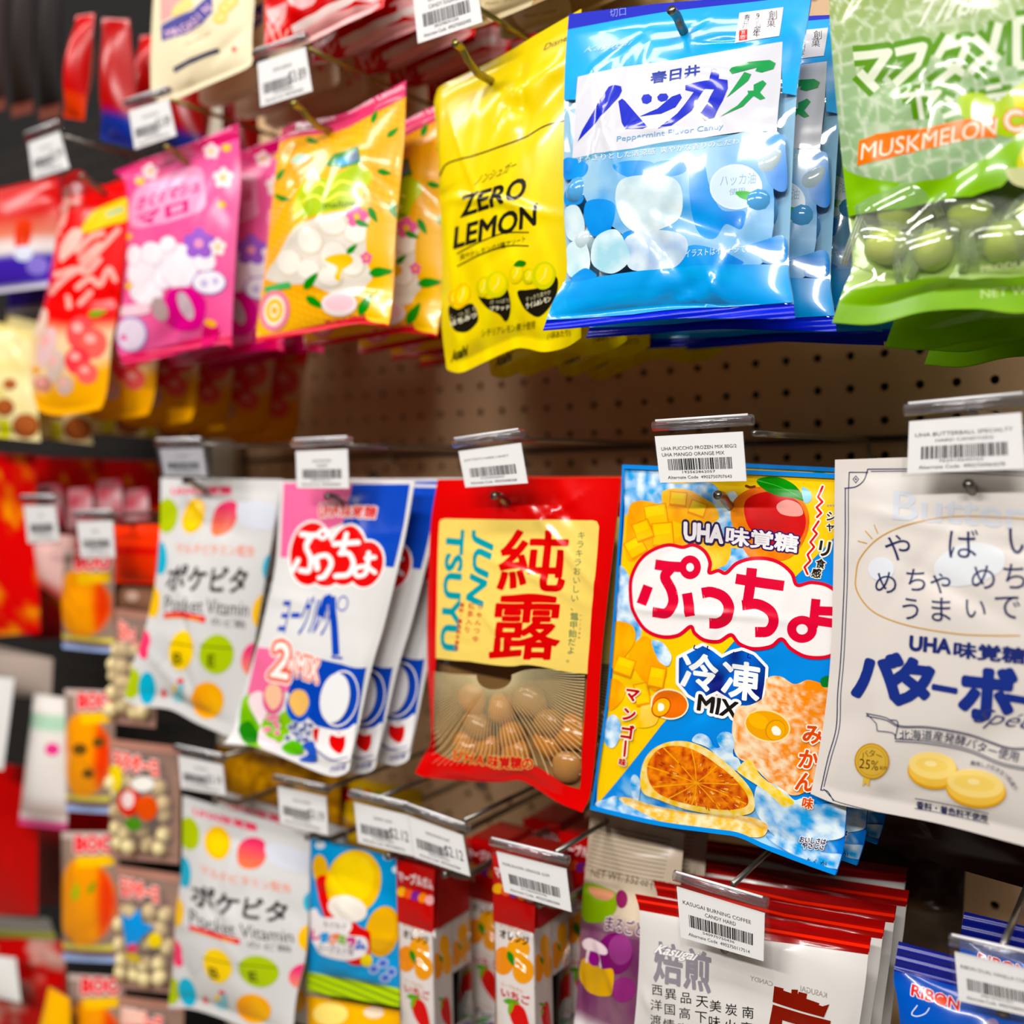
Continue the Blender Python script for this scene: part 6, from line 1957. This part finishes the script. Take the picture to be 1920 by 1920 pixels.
# stacks of small gum boxes hanging under red header cards
def gum_pack(key, label, dx=None):
    p0, p1 = at(749, 1724, -0.232), at(811, 1741, -0.232)
    x0, x1, z0 = p0[0], p1[0], p0[2]
    bw, bh, bd = x1 - x0, 0.0415, 0.0210
    root = empty('gum_pack', ((x0 + x1) / 2, -0.232 + bd, z0))
    tag(root, label, 'gum pack', 'gum packs under red headers')
    O = np.array(root.location)
    PR = lambda x, y, z: tuple(project(np.array([[x, y, z]]))[0])
    gl = film(0.3, 'crease', 12, 0.12, 0.004, coat=0.4)
    card = solid('#f0e9e4', 0.4, noise=0.02, name='white_carton')

    def fruit(b, kind, P, side=False):
        c = [P(u, v) for u, v in ((0.5, 0.62),)][0]
        sx = abs(P(1, 0.5)[0] - P(0, 0.5)[0])
        sy = abs(P(0.5, 1)[1] - P(0.5, 0)[1])
        col = {'orange': '#f29a1c', 'strawberry': '#d8221c', 'grape': '#4a3488'}[kind]
        if kind == 'orange':
            b.ell(P(0.2, 0.68)[0], P(0.2, 0.68)[1], sx * 0.28, sy * 0.24, col)
            b.ell(P(0.72, 0.74)[0], P(0.72, 0.74)[1], sx * 0.28, sy * 0.22, '#f4a93a')
            b.ell(P(0.6, 0.4)[0], P(0.6, 0.4)[1], sx * 0.3, sy * 0.2, '#f6b04a')
            leaf(b, *P(0.4, 0.6), sx * 0.22, 70)
        elif kind == 'strawberry':
            q = [P(u, v) for u, v in ((0.32, 0.42), (0.5, 0.34), (0.72, 0.38), (0.84, 0.6), (0.88, 0.84), (0.84, 0.95), (0.6, 0.84), (0.38, 0.66))]
            b.shape(q, col, True)
            leaf(b, *P(0.4, 0.34), sx * 0.22, 10, '#6aa82c')
            leaf(b, *P(0.36, 0.46), sx * 0.18, 100, '#8ab83c')
        else:
            r = random.Random(3)
            for k in range(9):
                u, v = 0.55 + r.uniform(-0.25, 0.25), 0.62 + r.uniform(-0.2, 0.22)
                b.ell(*P(u, v), sx * 0.14, sy * 0.10, col)
                b.ell(P(u, v)[0] - sx * 0.03, P(u, v)[1] - sy * 0.03, sx * 0.05, sy * 0.03, '#8a74c0')
            leaf(b, *P(0.4, 0.36), sx * 0.24, -20, '#6aa86c')
        if not side:
            t = {'orange': 'オレンジ', 'strawberry': 'いちご', 'grape': 'グレープ'}[kind]
            b.text(t, P(0.12, 0.30), P(0.88, 0.30), P(0.12, 0.14), {'orange': '#3a2208', 'strawberry': '#c8302a', 'grape': '#3a2a6a'}[kind], 0.04)
            b.text('マーブルガム', P(0.12, 0.12), P(0.7, 0.12), P(0.12, 0.05), '#d88a3a', 0.0)
    for col in range(2):
        for row in range(4):
            kind = ('orange', 'strawberry', 'grape', 'orange')[row]
            ya = -0.232 + col * (bd + 0.0012)
            za = z0 - row * bh
            bm = bmesh.new()
            box_bm(bm, (0, 0, -bh / 2), (bw, bd, bh - 0.0008), 0.0006)
            o = bm_obj('gum_box', bm, card, root, smooth=False)
            o.location = (0, ya + bd / 2 - O[1], za - z0)
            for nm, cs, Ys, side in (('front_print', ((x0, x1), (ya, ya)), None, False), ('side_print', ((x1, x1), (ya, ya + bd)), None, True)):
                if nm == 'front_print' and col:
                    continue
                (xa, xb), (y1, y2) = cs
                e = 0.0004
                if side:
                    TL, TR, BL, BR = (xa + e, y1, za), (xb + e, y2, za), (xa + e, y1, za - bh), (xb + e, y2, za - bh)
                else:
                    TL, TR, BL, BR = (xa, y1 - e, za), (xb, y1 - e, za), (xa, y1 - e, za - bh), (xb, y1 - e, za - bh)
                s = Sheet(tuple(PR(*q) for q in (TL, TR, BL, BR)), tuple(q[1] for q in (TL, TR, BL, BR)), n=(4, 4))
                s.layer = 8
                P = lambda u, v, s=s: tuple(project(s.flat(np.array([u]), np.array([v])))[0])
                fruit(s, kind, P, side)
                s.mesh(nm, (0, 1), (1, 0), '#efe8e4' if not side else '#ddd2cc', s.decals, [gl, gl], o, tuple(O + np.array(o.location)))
    # red header: a box of folded film over the cartons
    hz = z0 + 0.046
    d2 = 2 * bd + 0.0012
    q = [(x0 - 0.001, -0.2325, hz), (x1 + 0.004, -0.2325, hz), (x0 - 0.0015, -0.2325, z0 - 0.002), (x1 + 0.001, -0.2325, z0 - 0.002)]
    s = Sheet(tuple(PR(*k) for k in q), tuple(k[1] for k in q), n=(8, 10), front=0.002, wr=0.001)
    P = lambda u, v, s=s: tuple(project(s.flat(np.array([u]), np.array([v])))[0])
    s.text('マーブルガム', P(0.04, 0.34), P(0.96, 0.34), P(0.04, 0.16), '#f0d8d8', 0.06)
    for k, c in enumerate(('#f2b42a', '#e8602a', '#7a2a8a', '#f28a3a', '#f0b0b0')):
        s.ell(*P(0.12 + 0.19 * k, 0.50), 9, 9, c)
    h = s.mesh('red_header', (0, 1), (1, 0), '#b80e0c', s.decals, [gl, gl], root, O)
    bm = bmesh.new()
    box_bm(bm, (0.001, -0.2305 + d2 / 2 - O[1], 0.022), (bw + 0.002, d2, 0.048), 0.002)
    bm_obj('header_fold', bm, solid('#a80c0a', 0.25, noise=0.1, name='red_film'), root, smooth=False)
    # clear wrap round the cartons
    bm = bmesh.new()
    box_bm(bm, (0, -0.232 + d2 / 2 - O[1], -2 * bh), (bw + 0.003, d2 + 0.003, 4 * bh), 0.001)
    bm_obj('clear_wrap', bm, clear_film((0.97, 0.97, 0.97), 0.08, 0.5, 20, 1.0), root)
    return root


def copy_tree(o, loc, label=None, parent=None):
    c = o.copy()
    COL.objects.link(c)
    if parent is None:
        c.location = loc
        c['label'] = label
    else:
        c.parent = parent
    for ch in list(o.children):
        copy_tree(ch, None, None, c)
    return c


def gum_packs():
    g = gum_pack('gum', 'left front stack of fruit gum boxes under a red header, beside the sky blue bag')
    L = g.location
    sh = at(929, 1722, -0.232) - at(749, 1724, -0.232)
    for dx, dy, dz, lb in ((0.018, 0.062, 0.001, 'second stack of gum boxes behind the left front one, orange fruit on its top box'), (0.030, 0.125, 0.0, 'third stack of gum boxes of the left hook, dark by the pegboard'),
                           (sh[0], 0.0, sh[2], 'right front stack of small fruit gum boxes, its header behind the barcode tag'), (sh[0] + 0.016, 0.062, sh[2], 'second stack of gum boxes of the right hook, side on behind its front one'), (sh[0] + 0.03, 0.125, sh[2], 'rearmost stack of gum boxes of the right hook, in deep red shade')):
        copy_tree(g, (L[0] + dx, L[1] + dy, L[2] + dz), lb)


# ------------------------------------------------------------------ far left, strongly out of focus
def strips():
    nut = solid('#ecd9a0', 0.45, noise=0.1, sss=0.1, name='rice_ball')
    hz = clear_film((0.93, 0.88, 0.84), 0.12, 0.4, 20, 1.2, milky=0.10)
    for i, (c, lb, deco) in enumerate((
            (((217, 1140), (295, 1150), (206, 1355), (292, 1365)), 'topmost bean snack packet of the strip beside the upper dotted white bag', 0),
            (((205, 1385), (338, 1400), (206, 1608), (336, 1620)), 'bean snack packet with a red and green print, second of its strip', 1),
            (((218, 1622), (338, 1640), (219, 1852), (334, 1864)), 'bean snack packet with a blue print, third of its strip', 2),
            (((222, 1866), (345, 1882), (224, 2090), (340, 2100)), 'bean snack packet cut by the bottom of the frame, lowest of its strip', 3))):
        b = Bag('bean%d' % i, 'snack_packet', lb, 'snack packet', c, (-0.215, -0.215, -0.220, -0.220), base='#c89a84', back_col='#a8806c', group='strip of bean snack packets', front=0.015, back=0.008, seal=(0.06, 0.08), wr=0.001, seed=200 + i,
                clear=hz, seal_col=('#b88878', '#a88478'), crimp=False, n=(20, 30))
        W = np.array([0.5 * (c[0][0] + c[1][0]), c[0][1]])
        b.text('玉子ボーロ', (c[0][0] + 8, c[0][1] + 58), (c[1][0] - 40, c[0][1] + 74), (c[0][0] + 6, c[0][1] + 22), '#e23a30', 0.06, outline=((0.14, '#f6d8d0'),))
        if deco == 1:
            for x, y, rx, ry, q in ((242, 1505, 22, 26, '#d8381c'), (276, 1515, 20, 24, '#e05a2a'), (240, 1500, 12, 16, '#f0dcd8'), (250, 1545, 16, 12, '#5a9a24'), (216, 1460, 14, 26, '#f2d81c'), (268, 1470, 22, 14, '#eeeae4')):
                b.ell(x, y, rx, ry, q)
        if deco == 2:
            b.shape([(228, 1710), (244, 1722), (262, 1702), (266, 1728), (288, 1738), (262, 1760), (256, 1772), (238, 1778), (232, 1750)], '#1a96de')
            b.ell(290, 1764, 14, 14, '#f4d80c')
            b.ell(248, 1778, 10, 9, '#d8506a')
            b.ell(250, 1796, 16, 7, '#e8c81c', 20)
        if deco == 3:
            b.shape([(226, 1890), (272, 1896), (270, 1920), (226, 1920)], '#f0c4b4')
        b.build()
        r = random.Random(i)
        n_ = 0
        for v in (0.34, 0.47, 0.60, 0.73, 0.85):
            for u in (0.14, 0.36, 0.58, 0.80):
                b.candy('rice_ball', u + r.uniform(-0.05, 0.05), v + r.uniform(-0.03, 0.03), (0.0085, 0.0072, 0.0082), nut, r.uniform(0.000, 0.006), 0.02, n_, sub=2)
                n_ += 1
    for i, (c, lb, top) in enumerate((
            (((116, 1030), (216, 1040), (118, 1215), (214, 1225)), 'round orange snack packet with a yellow cap, topmost of the left strip', 1),
            (((122, 1292), (216, 1296), (124, 1520), (216, 1526)), 'round orange snack packet with dark face marks, second of the left strip', 0),
            (((116, 1560), (224, 1560), (118, 1800), (224, 1806)), 'round orange snack packet with a green leaf print, third of the left strip', 0),
            (((128, 1826), (234, 1832), (130, 2050), (234, 2056)), 'round orange snack packet cut by the bottom of the frame, lowest of the left strip', 0))):
        def base(u, v):
            d = np.hypot((u - 0.5) / 0.50, (v - 0.52) / 0.36)
            c_ = mixc('#9a8478', '#f4a032', np.clip((1 - d) * 12, 0, 1))
            c_ = mixc(c_, '#e84a0c', np.clip((u - 0.72) * 9, 0, 1) * np.clip((1 - d) * 10, 0, 1))
            for a_, e_, col in ((0.86, 0.895, '#f0e27a'), (0.915, 0.94, '#7a2a34'), (0.95, 1.0, '#a8bce8')):
                m = ((v > a_) & (v < e_)).astype(float)
                c_ = mixc(c_, col, m)
            return c_
        b = Bag('pumpkin%d' % i, 'snack_packet', lb, 'snack packet', c, (-0.210, -0.210, -0.214, -0.214), base=base, back_col='#8a7468', group='strip of orange snack packets', front=0.014, back=0.008, seal=(0.04, 0.05), seal_col=('#d8c4bc', '#a8bce8'), wr=0.001, seed=220 + i, crimp=False, n=(22, 44))
        x0, y0, x1 = c[0][0], c[0][1], c[1][0]
        b.text('BOO', (x0 + 24, y0 + 38), (x1 - 8, y0 + 38), (x0 + 24, y0 + 6), '#e03038', 0.06, outline=((0.14, '#f4d0cc'),))
        b.shape([(x0 + 28, y0 + 46), (x1 - 8, y0 + 42), (x1 - 10, y0 + 62), (x0 + 30, y0 + 66)], '#f8c60c')
        if i == 1:
            for x, y, s_ in ((150, 1405, 14), (185, 1392, 12), (166, 1450, 12)):
                b.ell(x, y, s_, s_ * 0.8, '#6a4a24')
        if i == 2:
            leaf(b, 142, 1672, 18, -80, '#a8c414')
            leaf(b, 172, 1664, 14, -60, '#8aa424')
        b.build()

    def simple(key, name, label, cat, c, Y, base, back='#888888', **k):
        b = Bag(key, name, label, cat, c, (Y, Y, Y - 0.006, Y - 0.006), base=base, back_col=back, seal=(0.05, 0.05), crimp=False, n=(16, 26), seed=sum(map(ord, key)), **k)
        return b
    b = simple('whitegreen', 'snack_bag', 'white packet with a green strip and pink foot, left of the orange snack packets', 'snack packet', ((64, 1300), (136, 1310), (36, 1545), (126, 1556)), -0.20,
               lambda u, v: mixc(mixc(mixc('#efe9e4', '#b8d8c0', ((v > 0.14) & (v < 0.24)).astype(float)), '#b49a94', np.clip((v - 0.74) * 6, 0, 1) * (v < 0.92)), '#d85a90', np.clip((v - 0.93) * 40, 0, 1)), front=0.012)
    b.ell(98, 1405, 14, 12, '#e84a90')
    b.build()
    simple('orangecard', 'snack_packet', 'orange red packet with white discs, beside the right far tag holder', 'snack packet', ((213, 982), (304, 984), (213, 1092), (300, 1094)), -0.205, lambda u, v: mixc('#f0480e', '#e8300c', (np.abs(v - 0.45) < 0.06).astype(float)), front=0.006).build()
    b = BAGS['orangecard']
    b = simple('disccard', 'snack_packet', 'small clear brown packet under the orange red packet', 'snack packet', ((213, 1094), (298, 1096), (214, 1142), (292, 1150)), -0.20, '#8a6450', front=0.006)
    b.ell(248, 1118, 12, 10, '#c8a898')
    b.build()
    simple('pinkwhite', 'snack_packet', 'pale pink packet under the left far tag holder', 'snack packet', ((60, 1000), (142, 1004), (74, 1096), (136, 1140)), -0.205, lambda u, v: mixc('#e6bdb8', '#d05a54', np.clip((v - 0.72) * 5, 0, 1)), front=0.008).build()
    for i, (x, y) in enumerate(((92, 925), (150, 932), (205, 916), (255, 934))):
        b = simple('cap%d' % i, 'lollipop_bag', ['pink topped packet directly above the left far tag holder', 'pink topped packet between the two far tag holders', 'pink topped packet above the right far tag holder', 'pink topped packet left of the upper dotted white bag'][i], 'snack packet',
                   ((x - 22, y - 14), (x + 22, y - 18), (x - 26, y + 60), (x + 26, y + 60)), -0.15 + 0.006 * i, lambda u, v: mixc('#e8b8bc', '#c82a48', np.clip(fbm(u * 3, v * 3, 4) * 2 - 0.5, 0, 1)), front=0.008, group='pink topped packets')
        b.build()
    # red envelopes and bags at the very left
    gold = lambda u, v: mixc('#d60806', '#f0a01c', np.clip(fbm(u * 6, v * 9, 3) * 5 - 3.1, 0, 1))
    b = simple('env1', 'red_envelope_pack', 'bright red envelope pack with gold marks at the left edge, upper one', 'gift envelope', ((-60, 850), (66, 852), (-60, 1196), (76, 1186)), -0.18, gold, front=0.006)
    b.build()
    b.copies([(0.05, 0.05, -0.006, 0), (0.10, 0.10, -0.01, 0)], ['second red envelope pack, behind the left far tag holder', 'third red envelope pack, dark red beside the pink topped packets'])
    b = simple('env2', 'red_envelope_pack', 'plain red envelope pack at the left edge, lower one', 'gift envelope', ((-60, 1425), (72, 1440), (-60, 1712), (70, 1716)), -0.19, lambda u, v: mixc('#b80606', '#d83018', np.clip(fbm(u * 3, v * 4, 7) * 3 - 2.0, 0, 1)), front=0.006)
    b.build()
    b.copies([(0.05, 0.06, 0.0, 0)], ['second plain red envelope pack, dark red behind the lower one'])
    b = simple('whitecard', 'header_card', 'white card hanging at the left edge above the lower red envelopes', 'card', ((-40, 1266), (28, 1272), (-40, 1438), (6, 1444)), -0.225, '#efeeec', front=0.002)
    b.build()
    b = simple('greybag', 'snack_bag', 'grey clear bag above the white card at the left edge', 'snack packet', ((-50, 1200), (100, 1235), (-50, 1300), (96, 1310)), -0.17, '#a89a90', front=0.012)
    b.build()
    stripe = lambda u, v: mixc('#b01008', '#c8a89c', np.clip(fbm(u * 4 + v * 3, v * 5 - u * 3, 6) * 5 - 2.5, 0, 0.9))
    b = simple('redstripe', 'candy_bag', 'red bag with crossing pale streaks in the bottom left corner', 'candy bag', ((-60, 1752), (122, 1765), (-60, 2000), (126, 2010)), -0.205, stripe, front=0.016, wr=0.004)
    b.build()
    b = simple('greyroll', 'snack_bag', 'grey and olive rolled bag above the red streaked bag in the bottom left corner', 'snack packet', ((-60, 1700), (92, 1722), (-60, 1762), (112, 1776)), -0.190, lambda u, v: mixc('#6a6660', '#8a8a30', (np.abs(v - 0.6) < 0.12).astype(float) * 0.8), front=0.014)
    b.build()
    b = simple('whitetag', 'header_card', 'white folded card on the red streaked bag in the bottom left corner', 'card', ((-40, 1788), (30, 1796), (-40, 1862), (40, 1880)), -0.235, '#ecebe8', front=0.002)
    b.build()
    b = simple('yellowtip', 'candy_bag', 'yellow orange bag tip at the bottom edge, left of the lowest orange snack packet', 'candy bag', ((92, 1850), (132, 1872), (60, 1990), (134, 2000)), -0.232, lambda u, v: mixc('#f8b006', '#fbd00a', v), front=0.010)
    b.build()


bag_yellow()
bag_pink()
bag_red()
bags_far_upper()
bag_coffee()
bag_blue()
bag_grape()
bag_kids()
gum_packs()
strips()


# ------------------------------------------------------------------ hooks with their price tags
T = price_tag
T('clear holder with barcode tag above the white butter candy bag, rightmost of the middle row', (1705, 790), (1915, 773), (1701, 888), (1922, 879), -0.25, ['UHA BUTTERBALL SPECIALTY', 'HARD CANDY(SH)'], clip=(0, 0))
peg_hook('steel hook with cut end below the tag of the white butter candy bag', (1815, 908), -0.243, (1812, 768))
T('clear holder with an empty margin beside its tag, above the blue and yellow bag', (1228, 818), (1393, 809), (1238, 905), (1400, 902), -0.25, ['UHA PUCCHO FROZEN MIX 80G/2', 'UHA MANGO ORANGE MIX'], sleeve=(0.0, 0.12, 0.02))
peg_hook('steel hook of the blue and yellow bag, its tag wire bare to the pegboard', (1345, 928), -0.243, (1410, 812))
T('clear holder with tilted barcode tag above the red and cream candy bag', (860, 846), (977, 830), (873, 914), (990, 906), -0.25, ['JUN TSUYU HARD CANDY'])
peg_hook('steel hook with round end at the top of the red and cream candy bag', (925, 929), -0.243, (925, 822))
T('clear holder with upright small barcode tag above the pink and blue candy bag', (555, 846), (652, 842), (557, 915), (655, 916), -0.25, ['UHA PUCCHO', 'YOGURT'])
peg_hook('steel hook at the top of the pink and blue candy bag', (612, 930), -0.243, (640, 836))
T('frosted blurred tag holder above the upper white bag with coloured dots', (300, 842), (380, 840), (309, 892), (388, 893), -0.25, ['POKEVITA'], bars=True, frosted=True)
peg_hook('blurred steel hook of the upper white bag with coloured dots', (345, 902), -0.240, (372, 834))
# upper row
T('clear holder with barcode tag cut by the top of the frame, above the lemon bag', (773, -20), (890, -56), (784, 82), (905, 42), -0.25, ['UHA STRONG MINT', 'CANDY SUGARLESS'])
peg_hook('olive hook with upturned end in the top of the yellow lemon bag', (852, 80), -0.262, (892, 12), mat=OLIVE, up=0.012)
T('white price tag left of the dark hook wire, above the yellow marshmallow bag', (483, 118), (573, 88), (489, 201), (586, 171), -0.25, ['EIWA LEMON'], price='$3.89')
peg_hook('olive hook reaching into the yellow marshmallow bag', (548, 193), -0.262, (575, 90), mat=OLIVE, up=0.010)
T('blurred white price tag just above the pink marshmallow bag', (242, 208), (316, 185), (253, 280), (331, 254), -0.25, ['EIWA SAKURA'], price='$3.89')
peg_hook('blurred hook at the top of the pink marshmallow bag', (310, 275), -0.250, (318, 186), mat=OLIVE)
T('blurred white price tag farthest left in the upper row', (53, 268), (112, 246), (62, 337), (130, 315), -0.25, ['SOFT CANDY'], price='$2.99')
peg_hook('blurred hook under the leftmost tag of the upper row', (150, 330), -0.245, (118, 255))
peg_hook('steel hook with flat end at the top of the pale blue mint candy bag', (1258, 18), -0.250)
# lower row
T('white price tag over the lower white bag with coloured dots', (335, 1416), (418, 1434), (340, 1478), (424, 1492), -0.25, ['POKEVITA'], price='$3.19')
peg_hook('hook of the lower white bag with coloured dots', (400, 1500), -0.240, (415, 1420))
T('grey blurred price tag between the dotted white bag and the small blue bag', (521, 1474), (612, 1494), (526, 1543), (616, 1566), -0.25, ['BOUR GUMMY'], price='$3.19')
peg_hook('hook carrying the tag between the dotted white bag and the small blue bag', (575, 1570), -0.235, (610, 1480))
T('left one of two price tags that overlap above the small blue bag', (664, 1504), (768, 1529), (672, 1580), (778, 1606), -0.25, ['SHIMA GUM'], price='$2.12')
peg_hook('hook of the small blue bag, under the left of two overlapping tags', (726, 1606), -0.243, (700, 1500))
T('right one of two overlapping price tags, in front of the left stack of gum packs', (768, 1530), (868, 1566), (778, 1607), (882, 1643), -0.252, ['MARUKAWA GUM'], price='$2.12', sleeve=(0.02, 0.12, 0.05))
peg_hook('hook behind the right of two overlapping tags, carrying the left stack of gum packs', (832, 1640), -0.243, (868, 1540))
T('clear tag holder with barcode hanging in front of the right stack of gum packs', (931, 1596), (1062, 1629), (946, 1672), (1072, 1710), -0.25, ['MARUKAWA ORANGE GUM'])
peg_hook('long steel hook above the right stack of gum packs', (1010, 1696), -0.243, (1040, 1600))
T('clear tag holder with barcode in front of the white coffee bags with red bands', (1269, 1662), (1434, 1712), (1277, 1757), (1432, 1802), -0.25, ['KASUGAI BURNING COFFEE', 'CANDY HARD'], sleeve=(0.02, 0.04, 0.22))
peg_hook('steel hook with its wire running back above the coffee candy bags', (1358, 1780), -0.243, (1372, 1660))
T('clear tag holder at the right bottom corner on the dark blue bag', (1790, 1784), (1950, 1822), (1798, 1876), (1956, 1912), -0.25, ['RIBON DUAL VANILLA COFFEE'], sleeve=(0.05, 0.05, 0.14))
peg_hook('steel hook behind the tag of the dark blue bag', (1880, 1900), -0.235, (1880, 1776))
# far left, out of focus
T('far blurred tag holder in front of the red envelopes, left one of two', (45, 948), (104, 948), (53, 1018), (112, 1014), -0.25, ['GIFT'])
T('far blurred tag holder beside the orange label, right one of two', (144, 978), (212, 976), (152, 1046), (216, 1045), -0.25, ['SNACK'])
peg_hook('far blurred hook of the bean snack strips', (180, 965), -0.245, (180, 968))
